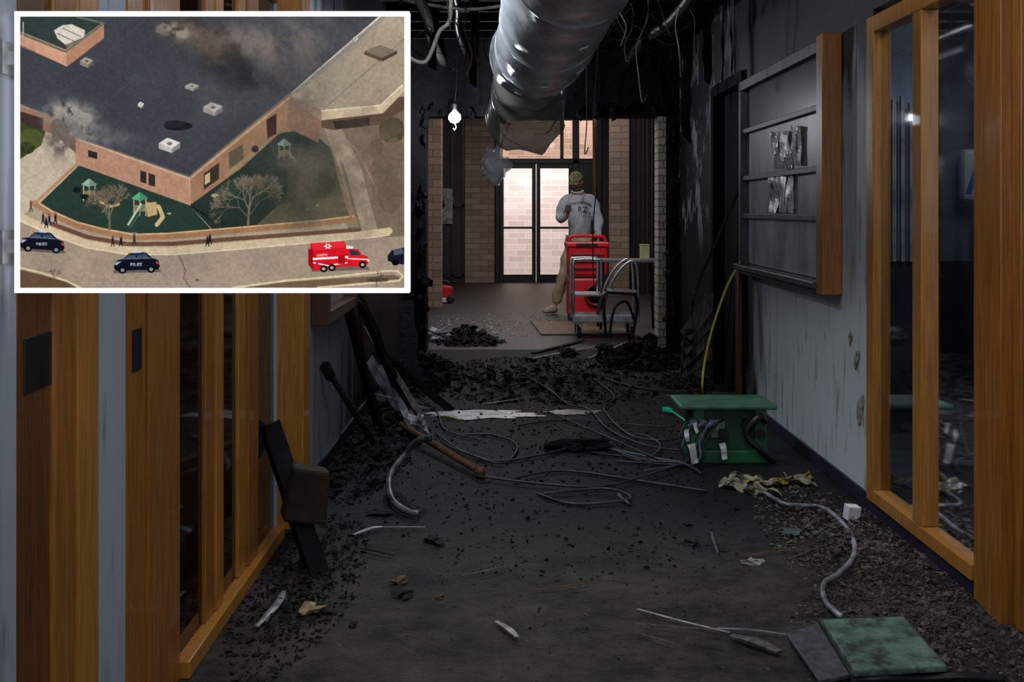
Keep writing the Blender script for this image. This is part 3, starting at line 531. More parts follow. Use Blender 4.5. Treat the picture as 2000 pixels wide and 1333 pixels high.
paths=[[(1020,730),(1070,760),(1110,790),(1150,800),(1190,840),(1260,870),(1330,880)],[(1160,740),(1200,775),(1180,800),(1230,850),(1300,860),(1345,850)],[(850,845),(900,880),(980,905),(1010,870),(960,850),(900,850)],[(930,930),(1050,945),(1180,950),(1290,920),(1360,900)],[(1050,965),(1120,985),(1230,975),(1180,955),(1060,965)],[(1000,935),(1100,920),(1250,940),(1380,960)],[(870,870),(960,900),(1050,890),(1130,870)],[(1200,880),(1260,900),(1330,905),(1370,925)],[(1180,740),(1260,760),(1350,765),(1440,770)],[(1060,800),(1130,830),(1200,860),(1290,900)],[(800,760),(850,800),(870,840),(940,860)],[(930,770),(1000,760),(1060,740),(1130,735)],[(1210,870),(1250,850),(1290,870),(1260,900),(1215,890)],[(1020,830),(1100,820),(1180,825),(1300,835)]]
for P in paths:
    pts=[F(a,b,.008+.012*R.random()) for a,b in P]
    obj('floor_cable',[tube(pts,.0045+.002*R.random(),6,k=8)],wirem,'thin dusty cable snaking over the burnt floor','cable',sm=True,group='loose cables on the burnt floor')
# ------------------------------------------------------------------ lobby equipment
rb=empty('red_equipment_stack',(.96,15.1,0),'stacked bright red plastic drying machines with top handle','drying machine')
bx0,bx1=.72,1.21
obj('lower_unit',[frustum(bx0+.02,bx1-.02,15.0,15.4,.06,.5,.01)],redp,parent=rb,bevel=.03)
obj('upper_unit',[frustum(bx0+.03,bx1-.0,15.0,15.4,.52,.88,-.012)],redp,parent=rb,bevel=.03)
obj('rim',[box(bx0,bx1+.02,14.97,15.43,.86,.92)],redp,parent=rb,bevel=.015)
obj('handle',[tube([(bx0+.03,15.1,.9),(bx0+.05,15.1,.97),(bx0+.12,15.1,.99),(bx1-.1,15.1,.99),(bx1-.03,15.1,.97),(bx1-.01,15.1,.9)],.02,8,k=4)],redp,parent=rb,sm=True)
for z in (.6,.68,.76): obj('rib',[box(bx0+.06,bx1-.05,14.975,15.0,z,z+.03)],redd,parent=rb,bevel=.006)
obj('slot',[box(bx0+.12,bx1-.12,14.96,14.975,.875,.905)],blackp,parent=rb)
obj('fan_ring',[lathe([(.13,-.02),(.14,-.035),(.11,-.045),(.10,-.02)],(1.07,15.0,.3),'Y',28)],redd,parent=rb,sm=True)
obj('fan_grille',[lathe([(.1,-.012),(.02,-.018)],(1.07,15.0,.3),'Y',28)]+[tube([(1.07+.1*math.cos(a),14.975,.3+.1*math.sin(a)),(1.07-.1*math.cos(a),14.975,.3-.1*math.sin(a))],.004,5) for a in (0,.52,1.05,1.57,2.1,2.6)],blackp,parent=rb)
obj('foot',[box(bx0+.04,bx0+.12,15.02,15.38,0,.06)],blackp,parent=rb); obj('foot',[box(bx1-.12,bx1-.04,15.02,15.38,0,.06)],blackp,parent=rb)
obj('cardboard_sheet',[obox((.82,14.0,.01),(.95,1.5,.014),(0,0,.05))],mat('cardboard_dirty',(76,60,48),(120,98,78),scale=6),'dirty brown cardboard sheet on the lobby floor','cardboard')
ct=empty('utility_cart',(1.0,13.2,0),'grey steel utility cart with tubular handles and casters','cart')
obj('deck',[box(.70,1.36,12.95,13.5,.17,.2),box(.69,1.37,12.93,12.96,.16,.22),box(.69,1.37,13.49,13.52,.16,.22)],steel,parent=ct,bevel=.005)
obj('shelf',[box(.70,1.2,13.0,13.5,.42,.44)],steel,parent=ct,bevel=.004)
for yy in (12.98,13.48):
    obj('handle_frame',[tube([(.70,yy,.2),(.70,yy,.74),(.73,yy,.79),(.95,yy,.79),(.98,yy,.76),(.98,yy,.44)],.014,8,k=3)],steel,parent=ct,sm=True)
    obj('rail',[tube([(.98,yy,.2),(1.06,yy,.5),(1.2,yy,.72),(1.34,yy,.74),(1.36,yy,.2)],.013,8,k=4)],steel,parent=ct,sm=True)
for cxx,cyy in ((.76,13.0),(1.3,13.0),(.76,13.45),(1.3,13.45)):
    obj('caster',[lathe([(.03,-.018),(.055,-.015),(.055,.015),(.03,.018)],(cxx,cyy,.055),'X',18)],blackp,parent=ct,sm=True)
    obj('caster_fork',[box(cxx-.03,cxx-.022,cyy-.02,cyy+.02,.05,.17),box(cxx+.022,cxx+.03,cyy-.02,cyy+.02,.05,.17),box(cxx-.03,cxx+.03,cyy-.03,cyy+.03,.14,.17)],steel,parent=ct)
obj('bent_chair_frame',[tube([(1.02,12.85,.02),(1.0,12.83,.42),(1.1,12.83,.47),(1.3,12.83,.45),(1.33,12.83,.3),(1.28,12.83,.02)],.016,8,k=5),tube([(1.05,12.81,.02),(1.1,12.81,.3),(1.22,12.81,.38),(1.3,12.81,.2)],.014,8,k=5),obox((1.17,12.78,.48),(.3,.2,.03),(.1,.05,0))],blackp,'black tubular chair frame tangled before the cart','chair',sm=False)
tb=empty('folding_table',(1.32,13.9,0),'small dark folding table with thin legs','table')
obj('table_top',[box(1.02,1.66,13.65,14.15,.735,.765)],mat('table_grey',(70,72,76),(100,102,106)),parent=tb,bevel=.005)
for xx in (1.06,1.61):
    for yy in (13.7,14.1): obj('leg',[tube([(xx,yy,.735),(xx+(.03 if xx>1.3 else -.03),yy,0)],.014,8)],darkm,parent=tb)
cn=W(1259,496,13.85)
obj('storage_tin',[obox((cn.x,13.85,.765+.075),(.1,.1,.15)),obox((cn.x,13.85,.765+.156),(.108,.108,.012))],mat('tin_yellow',(150,150,110),(180,178,132)),'small yellowish box on the folding table','box',bevel=.006)
sb=F(868,592)
tl=empty('red_tool',sb,'small red and white power tool on the lobby floor','power tool')
obj('motor_housing',[obox(sb+Vector((0,0,.16)),(.2,.2,.17),(0,.15,.2))],redp,parent=tl,bevel=.03)
obj('base',[obox(sb+Vector((0,0,.045)),(.24,.22,.07))],whitep,parent=tl,bevel=.015)
obj('handle',[tube([sb+Vector((-.08,0,.22)),sb+Vector((-.05,0,.3)),sb+Vector((.05,0,.29)),sb+Vector((.1,0,.2))],.015,8,k=4)],blackp,parent=tl,sm=True)
obj('wheel',[lathe([(.03,-.02),(.06,-.015),(.06,.015),(.03,.02)],sb+Vector((.09,-.1,.06)),'Y',18)],blackp,parent=tl)
# ------------------------------------------------------------------ person
def skin(pts,edges,radii,root=0,sub=2):
    me=bpy.data.meshes.new('t'); me.from_pydata([tuple(p) for p in pts],edges,[]); ob=bpy.data.objects.new('t',me); sc.collection.objects.link(ob)
    ob.modifiers.new('k','SKIN')
    for i,r in enumerate(radii):
        r=(r,r) if isinstance(r,(int,float)) else r
        me.skin_vertices[0].data[i].radius=r
        me.skin_vertices[0].data[i].use_root=(i==root)
    s=ob.modifiers.new('s','SUBSURF'); s.levels=sub; s.render_levels=sub
    dg=bpy.context.evaluated_depsgraph_get(); dg.update(); e=ob.evaluated_get(dg); m=e.to_mesh()
    v=[tuple(x.co) for x in m.vertices]; f=[tuple(p.vertices) for p in m.polygons]; e.to_mesh_clear()
    bpy.data.objects.remove(ob); return v,f
def remesh(geoms,vox):
    vs=[];fs=[]
    for v,f in geoms: o=len(vs); vs+=list(v); fs+=[tuple(i+o for i in q) for q in f]
    me=bpy.data.meshes.new('t'); me.from_pydata(vs,[],fs); ob=bpy.data.objects.new('t',me); sc.collection.objects.link(ob)
    r=ob.modifiers.new('r','REMESH'); r.mode='VOXEL'; r.voxel_size=vox; s=ob.modifiers.new('s','SMOOTH'); s.iterations=2
    dg=bpy.context.evaluated_depsgraph_get(); dg.update(); e=ob.evaluated_get(dg); m=e.to_mesh()
    v=[tuple(x.co) for x in m.vertices]; f=[tuple(p.vertices) for p in m.polygons]; e.to_mesh_clear(); bpy.data.objects.remove(ob); return v,f
V=Vector
PY=16.0
pel=V((.95,PY,.95)); wst=V((.94,PY+.01,1.1)); cst=V((.93,PY+.01,1.32)); nb=V((.92,PY-.0,1.47)); nk=V((.91,PY-.03,1.56)); hd=V((.895,PY-.08,1.655))
sl=V((.765,PY-.02,1.43)); el=V((.685,PY-.10,1.17)); wl=V((.76,PY-.33,1.215))
sr=V((1.095,PY+.02,1.43)); er=V((1.18,PY+.03,1.17)); wr=V((1.17,PY-.08,.94))
hl=V((.86,PY-.01,.9)); kl=V((.74,PY-.08,.5)); al=V((.625,PY-.02,.09)); tl_=V((.50,PY-.14,.035))
hr=V((1.05,PY+.01,.9)); kr=V((1.08,PY-.05,.49)); ar=V((1.08,PY+.03,.09)); tr_=V((1.05,PY-.16,.035))
pts=[pel,wst,cst,nb,nk,hd,sl,el,wl,sr,er,wr,hl,kl,al,tl_,hr,kr,ar,tr_]
ed=[(0,1),(1,2),(2,3),(3,4),(4,5),(3,6),(6,7),(7,8),(3,9),(9,10),(10,11),(0,12),(12,13),(13,14),(14,15),(0,16),(16,17),(17,18),(18,19)]
rad=[.09,.08,.09,.055,.05,.06,.04,.035,.026,.04,.035,.026,.06,.045,.032,.026,.06,.045,.032,.026]
def hand(w,dirv,palmn,curl):
    dirv=dirv.normalized(); palmn=(palmn-dirv*palmn.dot(dirv)).normalized(); side=dirv.cross(palmn)
    out=[]
    out.append(skin([w,w+dirv*.045,w+dirv*.085],[(0,1),(1,2)],[(.022,.026),(.018,.04),(.015,.04)],0,2))
    for i,(o,L) in enumerate(((-.03,.062),(-.01,.075),(.011,.08),(.032,.07))):
        b=w+dirv*.075+side*o; p=[b]
        for k,fr in enumerate((.42,.33,.25)):
            a=curl*(.6+.5*k); d=(dirv*math.cos(a)+palmn*math.sin(a)); b=b+d*L*fr; p.append(b)
        out.append(skin(p,[(0,1),(1,2),(2,3)],[.0095,.009,.0085,.007],0,1))
    b=w+dirv*.03+side*.035
    out.append(skin([b,b+side*.03+dirv*.02+palmn*.01,b+side*.04+dirv*.045+palmn*.025,b+side*.03+dirv*.065+palmn*.035],[(0,1),(1,2),(2,3)],[.013,.011,.0095,.008],0,1))
    return out
def headgeo():
    v,f=ico(4); out=[]
    for p in v:
        x,y,z=p
        q=V((x*.076*(1-.18*max(0,-z)),y*.094*(1-.1*max(0,-z)),z*.112))
        if y<-.3:
            q.y+=.012*(-y-.3)
            for ex in (-.03,.03):
                dd_=((q.x-ex)**2+(q.z-.005)**2)**.5
                if dd_<.022: q.y+=.009*(1-dd_/.022)
            dn=abs(q.x)/.012
            if dn<1 and -.04<q.z<.012: q.y-=.022*(1-dn)*((.012-q.z)/.052)
            if abs(q.x)<.028 and abs(q.z+.062)<.008: q.y-=.005
            if q.z<-.085: q.y-=.01
        out.append(q)
    g=[(out,f)]
    for s in (-1,1):
        e,ff=ico(2); g.append(([V((s*.078+a*.01,.005+b*.02,-.002+c*.032)) for a,b,c in e],ff))
    return g
HM=Matrix.Translation(hd)@Matrix.Rotation(-.4,4,'Z')@Matrix.Rotation(.42,4,'X')
hg=[([tuple(HM@p) for p in v],f) for v,f in headgeo()]
body=[skin(pts,ed,rad,0,2)]+hg
body+=hand(wl,V((.05,-.08,.12)),V((-.25,.8,.3)),.75)
body+=hand(wr,V((-.05,-.1,-1)),V((-1,0,0)),.35)
bv,bf=remesh(body,.0065)
pe=empty('person',(.9,PY,0),'person in grey sweatshirt and camouflage cap looking down at a phone','person')
skm=mat('skin',(186,130,104),(208,152,124),rough=.5)
obj('body',[(bv,bf)],skm,parent=pe,sm=True)
for s in (-1,1):
    e,ff=ico(2); obj('eye',[([tuple(HM@V((s*.03+a*.011,-.074+b*.008,.003+c*.006))) for a,b,c in e],ff)],mat('eye_dark',(30,24,22),(50,40,36)),parent=pe,sm=True)
hood=mat('grey_fleece',(164,170,180),(194,200,210),scale=14,rough=.9,bump=.2)
torso=skin([V((.95,PY,.93)),wst,cst,nb,nk-V((0,0,.04))],[(0,1),(1,2),(2,3),(3,4)],[(.17,.13),(.172,.135),(.178,.14),(.135,.11),(.07,.07)],0,3)
arml=skin([nb+V((-.06,0,-.04)),sl,el,wl+V((0,.02,0))],[(0,1),(1,2),(2,3)],[.09,.085,.07,.042],0,3)
armr=skin([nb+V((.06,0,-.04)),sr,er,wr+V((0,0,.02))],[(0,1),(1,2),(2,3)],[.09,.085,.07,.045],0,3)
v,f=remesh([torso,arml,armr],.012)
v=[tuple(V(p)+V((mn.noise(V(p)*9),mn.noise(V(p)*9+V((5,5,5))),mn.noise(V(p)*11)*.5))*.018) for p in v]
obj('sweatshirt',[(v,f)],hood,parent=pe,sm=True)
bvh=BVHTree.FromPolygons([V(p) for p in v],f)
obj('collar',[tube([nk+V((math.cos(a)*.07,math.sin(a)*.065,-.03+.018*math.sin(a))) for a in [i*6.283/16 for i in range(17)]],.016,8)],hood,parent=pe,sm=True)
tp=[V((.95,PY,.96)),hl,kl,al+V((.01,0,.03)),hr,kr,ar+V((0,0,.03))]
v,f=skin(tp,[(0,1),(1,2),(2,3),(0,4),(4,5),(5,6)],[(.15,.115),(.105,.105),(.08,.08),(.068,.068),(.105,.105),(.08,.08),(.068,.068)],0,3)
v=[tuple(V(p)+V((mn.noise(V(p)*8),mn.noise(V(p)*8+V((5,5,5))),0))*.022) for p in v]
obj('trousers',[(v,f)],mat('khaki',(160,142,118),(186,168,140),scale=9,rough=.85,bump=.2),parent=pe,sm=True)
for a,t in ((al,tl_),(ar,tr_)):
    dv=(t-a); dv.z=0; dv.normalize(); h=a-dv*.05
    v,f=skin([V((h.x,h.y,.055)),V((a.x,a.y,.06))+dv*.03,V((a.x,a.y,.05))+dv*.12,V((a.x,a.y,.042))+dv*.19],[(0,1),(1,2),(2,3)],[(.05,.055),(.05,.058),(.05,.04),(.045,.034)],0,2)
    v=[(p[0],p[1],max(p[2],.004)) for p in v]
    obj('shoe',[(v,f)],mat('shoe_tan',(160,150,136),(190,180,166),rough=.8),parent=pe,sm=True)
camo=bpy.data.materials.new('camouflage'); camo.use_nodes=True; nt=camo.node_tree
vo=nt.nodes.new('ShaderNodeTexNoise'); vo.inputs['Scale'].default_value=28; tc=nt.nodes.new('ShaderNodeTexCoord'); nt.links.new(tc.outputs['Object'],vo.inputs['Vector'])
cr=nt.nodes.new('ShaderNodeValToRGB'); cr.color_ramp.interpolation='CONSTANT'; cr.color_ramp.elements[0].color=lin((96,96,68)); cr.color_ramp.elements[1].position=.47; cr.color_ramp.elements[1].color=lin((150,142,110))
e3=cr.color_ramp.elements.new(.55); e3.color=lin((60,56,42)); e4=cr.color_ramp.elements.new(.61); e4.color=lin((180,170,140))
nt.links.new(vo.outputs['Fac'],cr.inputs[0]); nt.links.new(cr.outputs[0],nt.nodes['Principled BSDF'].inputs['Base Color']); nt.nodes['Principled BSDF'].inputs['Roughness'].default_value=.9
v,f=ico(4)
keep=[V((p[0]*.089,p[1]*.106,.026+max(p[2],-.02)*.10)) for p in v]
ff=[q for q in f if sum(v[i][2] for i in q)/3>-.05]
bl=[];bf_=[]
for i in range(13):
    a=math.pi*(i/12)
    for k in (0,1): 
        x=-math.cos(a)*.078; y=-(.062+.02*math.sin(a)) if k==0 else -(.085+.07*math.sin(a)); bl.append(tuple(HM@V((x*(1 if k==0 else .95),y,.034-.014*abs(math.cos(a))-(.010 if k else 0)))))
for i in range(12): bf_.append((i*2,i*2+1,i*2+3,i*2+2))
obj('cap',[([tuple(HM@p) for p in keep],ff),(bl,bf_)],camo,parent=pe,sm=True,solid=.004)
v,f=ico(3); bd=[V((p[0]*.062,-.04+p[1]*.048,-.082+p[2]*.034)) for p in v]
obj('beard',[([tuple(HM@p) for p in bd],f)],mat('beard_brown',(70,46,32),(104,74,54),scale=60,rough=.9,bump=.5),parent=pe,sm=True)
v,f=ico(3); hr_=[V((p[0]*.082,.03+p[1]*.075,-.01+p[2]*.06)) for p in v]
obj('hair',[([tuple(HM@p) for p in hr_],f)],mat('hair_brown',(60,40,28),(84,58,42),rough=.9),parent=pe,sm=True)
def text_geo(s,size,x,z,arc=0):
    cu=bpy.data.curves.new('t','FONT'); cu.body=s; cu.size=size; cu.align_x='CENTER'; cu.resolution_u=3
    ob=bpy.data.objects.new('t',cu); sc.collection.objects.link(ob); dg=bpy.context.evaluated_depsgraph_get(); dg.update()
    m=bpy.data.meshes.new_from_object(ob.evaluated_get(dg)); bm=bmesh.new(); bm.from_mesh(m); bmesh.ops.triangulate(bm,faces=bm.faces); bmesh.ops.subdivide_edges(bm,edges=[e for e in bm.edges if e.calc_length()>.02],cuts=1,use_grid_fill=True)
    vs=[]
    for q in bm.verts:
        X_=x+q.co.x; Z_=z+q.co.y-arc*q.co.x**2; h=bvh.ray_cast(V((X_,PY-.24,Z_)),V((0,1,0)))
        Y_=h[0].y-.007 if h[0] else PY-.15
        vs.append((X_,Y_,Z_))
    bm.verts.index_update(); fs=[tuple(w.index for w in p.verts) for p in bm.faces]; bm.free(); bpy.data.objects.remove(ob); return vs,fs
ink=mat('dark_print',(24,28,38),(34,38,48),rough=.8)
obj('lettering',[text_geo('Tennessee',.066,.95,1.375,2.2),text_geo('RZ',.10,.97,1.27)],ink,parent=pe)
ph=wl+V((.01,-.10,.10))
obj('phone',[obox(ph,(.07,.01,.14),(-.9,.0,-.3))],blackp,'black phone held in the person\'s hand','phone',bevel=.004)
# ------------------------------------------------------------------ added self-lit inset aerial picture, invented wall bracket
SS=2; PW,PH=751,531
img=np.zeros((PH*SS,PW*SS,3),dtype=np.float32); img[:]=(168,152,130)
OX,OY=39,33
yy,xx=np.mgrid[0:PH*SS,0:PW*SS].astype(np.float32); XX=xx/SS+OX; YY=yy/SS+OY
def bb(x0,y0,x1,y1):
    a=max(0,int((x0-OX)*SS)-2);b=min(PW*SS,int((x1-OX)*SS)+3);c=max(0,int((y0-OY)*SS)-2);d=min(PH*SS,int((y1-OY)*SS)+3)
    return slice(c,max(c,d)),slice(a,max(a,b))
def poly(P,col,al=1):
    xs=[p[0] for p in P];ys=[p[1] for p in P]; s=bb(min(xs),min(ys),max(xs),max(ys)); X_=XX[s];Y_=YY[s]
    if X_.size==0: return
    m=np.zeros(X_.shape,bool)
    for i in range(len(P)):
        x1,y1=P[i];x2,y2=P[(i+1)%len(P)]
        if y1==y2: continue
        c=((y1>Y_)!=(y2>Y_))&(X_<(x2-x1)*(Y_-y1)/(y2-y1)+x1); m^=c
    img[s][m]=img[s][m]*(1-al)+np.array(col,np.float32)*al
def line(P,w,col,al=1):
    for i in range(len(P)-1):
        x1,y1=P[i];x2,y2=P[i+1]; s=bb(min(x1,x2)-w,min(y1,y2)-w,max(x1,x2)+w,max(y1,y2)+w); X_=XX[s];Y_=YY[s]
        if X_.size==0: continue
        dx,dy=x2-x1,y2-y1; L2=dx*dx+dy*dy+1e-6; t=np.clip(((X_-x1)*dx+(Y_-y1)*dy)/L2,0,1); dd_=np.hypot(X_-x1-t*dx,Y_-y1-t*dy); m=dd_<w/2
        img[s][m]=img[s][m]*(1-al)+np.array(col,np.float32)*al
def ell(cx,cy,rx,ry,col,al=1): poly([(cx+rx*math.cos(a*.3142),cy+ry*math.sin(a*.3142)) for a in range(20)],col,al)
def vnoise(scale,seed,oct=4):
    rs=np.random.RandomState(seed); out=np.zeros(XX.shape,np.float32); amp=1;tot=0
    for o in range(oct):
        gw=int(PW/scale)+3; gh=int(PH/scale)+3; g=rs.rand(gh,gw).astype(np.float32); fx=(XX-OX)/scale; fy=(YY-OY)/scale
        ix=fx.astype(int);iy=fy.astype(int); ax=fx-ix; ay=fy-iy; ax=ax*ax*(3-2*ax); ay=ay*ay*(3-2*ay)
        out+=amp*((g[iy,ix]*(1-ax)+g[iy,ix+1]*ax)*(1-ay)+(g[iy+1,ix]*(1-ax)+g[iy+1,ix+1]*ax)*ay); tot+=amp; amp*=.5; scale=max(scale/2,2)
    return out/tot
def smoke(cx,cy,rx,ry,rot,col,al,seed,sc_=40):
    c,s=math.cos(rot),math.sin(rot); u=((XX-cx)*c+(YY-cy)*s)/rx; v=(-(XX-cx)*s+(YY-cy)*c)/ry
    g=np.exp(-(u*u+v*v)*1.2)*np.clip((vnoise(sc_,seed)-.24)*3.0,0,1.2)*al; g=np.clip(g,0,.97)[...,None]; img[:]=img*(1-g)+np.array(col,np.float32)*g
poly([(640,240),(790,200),(790,470),(700,455),(660,300)],(120,104,86))
line([(655,262),(690,330),(708,400),(722,450)],30,(158,142,122)); line([(668,262),(700,300),(760,420)],3,(150,130,110))
line([(620,250),(640,300),(672,395),(690,445)],22,(140,122,102))
ell(765,255,26,26,(70,66,44)); ell(745,330,20,26,(104,86,62),.7); ell(770,300,20,30,(112,92,68),.6); ell(762,380,24,40,(96,80,62),.6); ell(735,290,14,18,(86,76,56))
poly([(39,285),(85,270),(150,285),(155,325),(72,400),(39,425)],(190,176,154))
poly([(39,235),(90,255),(80,285),(39,312)],(58,66,36)); ell(60,272,24,20,(74,84,44)); ell(52,290,16,12,(48,58,32))
poly([(74,402),(156,322),(370,402),(420,458),(260,462),(140,438)],(40,58,50))
poly([(370,402),(545,255),(600,250),(645,290),(683,428),(540,440),(420,455)],(38,50,45))
poly([(545,400),(668,372),(683,428),(540,440),(500,442)],(104,92,68),.85)
poly([(560,330),(650,310),(670,380),(560,400)],(62,62,50),.7)
poly([(410,392),(470,345),(500,350),(430,400)],(54,66,56),.8)
cur=[(68,398),(100,418),(150,440),(200,453),(262,464),(330,462),(400,456),(470,450),(540,444),(620,437),(690,428)]
line(cur,13,(160,118,86)); line([(x,y-5) for x,y in cur],3,(206,170,128)); line([(686,428),(668,370),(650,300)],5,(150,112,84)); line([(68,398),(150,322)],6,(176,132,104))
pl_=[(39,408),(100,436),(170,462),(250,476),(340,475),(440,467),(560,458),(700,448)]
line([(x,y+2) for x,y in pl_[1:]],8,(104,74,56)); wk=[(39,424),(100,452),(170,477),(250,490),(340,490),(440,482),(560,471),(700,460),(760,452)]
line(wk,13,(204,184,154)); line([(x,y+8) for x,y in wk],2.5,(222,206,180))
poly([(39,436),(100,464),(170,488),(250,500),(340,500),(440,492),(560,482),(700,468),(790,462),(790,563),(39,563)],(158,142,124))
line([(350,500),(362,530),(358,545),(372,563)],1.6,(96,82,70)); line([(300,500),(320,540)],1.2,(130,115,100)); ell(385,548,4,2,(90,84,78))
poly([(470,563),(560,552),(660,545),(770,538),(786,545),(770,552),(700,556),(640,563)],(112,92,70))
line([(455,563),(560,549),(660,541),(750,531),(775,530),(787,540),(780,549),(700,556),(620,563)],4,(216,196,162))
poly([(39,528),(80,538),(130,552),(150,563),(39,563)],(100,78,58)); line([(39,524),(85,535),(130,550),(156,563)],4,(216,196,162))
ell(738,548,22,5,(40,36,34),.5)
poly([(735,33),(790,33),(790,168),(742,206),(628,216),(565,186)],(166,152,130))
poly([(745,33),(790,33),(790,60),(725,100)],(172,158,136)); line([(748,36),(580,180)],7,(150,142,130)); line([(742,33),(568,183)],2.5,(225,222,214))
poly([(712,100),(742,88),(776,100),(746,114)],(128,116,100)); poly([(712,100),(746,114),(745,121),(711,107)],(96,76,60)); poly([(746,114),(776,100),(776,106),(746,121)],(76,60,50))
poly([(562,186),(628,216),(628,236),(562,205)],(150,128,104)); poly([(628,216),(742,206),(783,166),(789,170),(789,178),(748,222),(628,236)],(206,188,156)); line([(628,217),(742,207),(786,167)],2.5,(236,222,194))
poly([(628,236),(748,222),(780,190),(790,190),(790,215),(740,245),(650,255),(628,250)],(92,70,58)); poly([(650,238),(720,230),(722,246),(655,254)],(46,40,38))
roof=[(39,33),(738,33),(567,183),(370,346),(143,266),(100,228),(39,204)]
poly(roof,(62,66,72))
for t in range(6):
    x0=80+t*110; line([(x0,215),(x0+210,33)],1.2,(74,78,84),.6)
for t in range(5):
    y0=50+t*46; line([(60+t*20,y0+20),(400+t*12,y0+150)],1.2,(74,78,84),.6)
line([(143,266),(255,306),(370,346)],3,(96,98,96)); line([(370,346),(470,262),(567,183)],3.5,(112,104,92)); line([(39,204),(100,228)],3,(100,96,92))
line([(100,228),(104,262)],4,(60,50,46))
poly([(143,268),(370,348),(370,402),(148,322)],(178,136,112)); poly([(370,348),(565,187),(600,215),(612,250),(545,262),(470,330),(370,402)],(152,116,90))
poly([(565,190),(628,238),(622,280),(560,250)],(138,106,86))
line([(143,270),(370,350)],4,(200,162,134)); line([(370,350),(565,192)],4,(190,156,122))
poly([(39,208),(102,230),(102,262),(39,240)],(150,110,90)); poly([(39,218),(84,232),(84,256),(39,240)],(62,48,44)); poly([(102,230),(146,268),(148,300),(106,262)],(110,84,72))
poly([(172,294),(190,299),(190,312),(172,307)],(48,40,38)); poly([(274,334),(286,337),(286,360),(274,356)],(52,42,42)); poly([(290,339),(303,343),(303,366),(290,362)],(52,42,42))
poly([(398,340),(428,318),(428,350),(398,372)],(60,50,44)); poly([(446,300),(474,282),(476,310),(448,332)],(92,84,66)); poly([(520,235),(540,222),(540,262),(522,272)],(60,36,34)); poly([(400,344),(410,337),(410,356),(400,362)],(196,180,130)); line([(446,340),(520,280)],5,(150,134,96))
line([(370,350),(371,402)],1.5,(206,170,140)); line([(372,405),(440,440)],2,(22,30,28)); line([(372,400),(418,437)],1.5,(18,22,22))
for k in range(6): line([(380+k*8,405+k*6),(380+k*8,395+k*6)],1,(18,22,22))
poly([(39,78),(130,118),(203,62),(203,44),(150,33),(39,33)],(196,148,120)); poly([(39,84),(130,126),(203,70),(203,76),(132,131),(39,92)],(130,96,80))
poly([(39,78),(39,88),(130,131),(130,104),(39,66)],(202,154,126)); poly([(130,104),(203,46),(203,74),(130,131)],(176,128,100))
poly([(39,62),(39,33),(150,33),(200,45),(128,98)],(52,62,60)); line([(39,66),(128,102),(203,46),(150,34)],4,(92,104,92))
poly([(105,60),(122,50),(140,48),(166,60),(164,74),(130,90),(112,76)],(212,204,190)); line([(112,66),(150,84)],2,(120,110,98)); line([(122,56),(158,72)],2,(130,120,108)); poly([(128,88),(164,73),(164,78),(130,94)],(120,104,90)); line([(45,80),(45,45)],3,(180,168,150))
def unit(cx,cy,w,h,c=(214,210,204)):
    poly([(cx-w/2,cy-h*.15),(cx-w*.1,cy-h/2),(cx+w/2,cy-h*.2),(cx+w*.1,cy+h*.2)],c); poly([(cx-w/2,cy-h*.15),(cx+w*.1,cy+h*.2),(cx+w*.1,cy+h/2),(cx-w/2,cy+h*.2)],tuple(v*.84 for v in c)); poly([(cx+w*.1,cy+h*.2),(cx+w/2,cy-h*.2),(cx+w/2,cy+h*.15),(cx+w*.1,cy+h/2)],tuple(v*.62 for v in c)); ell(cx,cy-h*.12,w*.13,h*.11,tuple(v*.55 for v in c))
unit(331,285,42,30);unit(416,214,38,28,(190,184,176));unit(375,171,28,16,(176,174,170));unit(169,123,26,22,(160,150,138));unit(322,58,36,26,(130,122,112));unit(275,206,12,13,(214,212,208));unit(694,78,12,12,(214,212,208))
ell(348,247,28,9,(26,28,32)); ell(340,243,20,7,(34,38,44))
def hut(cx,cy,s,c=(96,164,134)):
    for dx in (-.7,0,.7): line([(cx+dx*s,cy+s*.3),(cx+dx*s,cy+s*2.2)],1.8,(190,176,140))
    poly([(cx-s*.8,cy+s),(cx+s*.7,cy+s*.9),(cx+s*.6,cy+s*1.7),(cx-s*.6,cy+s*1.8)],(150,136,104),.8)
    poly([(cx-s,cy+s*.2),(cx,cy-s*.55),(cx+s,cy+s*.2),(cx,cy+s*.5)],c); poly([(cx,cy+s*.5),(cx+s,cy+s*.2),(cx,cy-s*.55)],tuple(v*.8 for v in c))
hut(174,358,16,(150,180,160)); hut(273,385,17,(84,170,128)); hut(555,280,15,(150,170,156))
line([(288,400),(310,405),(318,425),(306,440)],8,(206,178,130)); line([(250,440),(275,400)],4,(180,190,170)); line([(255,444),(281,404)],2,(60,110,90)); line([(195,395),(215,405),(232,400)],5,(176,150,106)); poly([(285,398),(305,395),(307,420),(288,425)],(190,160,112)); line([(200,415),(215,400)],4,(120,110,90)); line([(565,300),(578,318)],5,(200,180,140)); ell(330,418,4,2,(190,170,120)); ell(315,420,4,2,(190,170,120)); ell(150,372,8,6,(22,30,30)); ell(165,385,10,5,(26,34,32)); ell(420,383,8,4,(150,150,120)); ell(498,292,7,7,(40,44,60))
ell(620,402,4,3,(160,150,110)); ell(600,410,5,3,(150,140,100))
rt=random.Random(3)
def tree(x,y,a,L,w,dep,col):
    x2=x+math.cos(a)*L; y2=y-math.sin(a)*L; line([(x,y),(x2,y2)],w,col,.85)
    if dep:
        for k in range(3): tree(x2,y2,a+rt.uniform(-.8,.8),L*rt.uniform(.66,.86),max(w*.66,.8),dep-1,col)
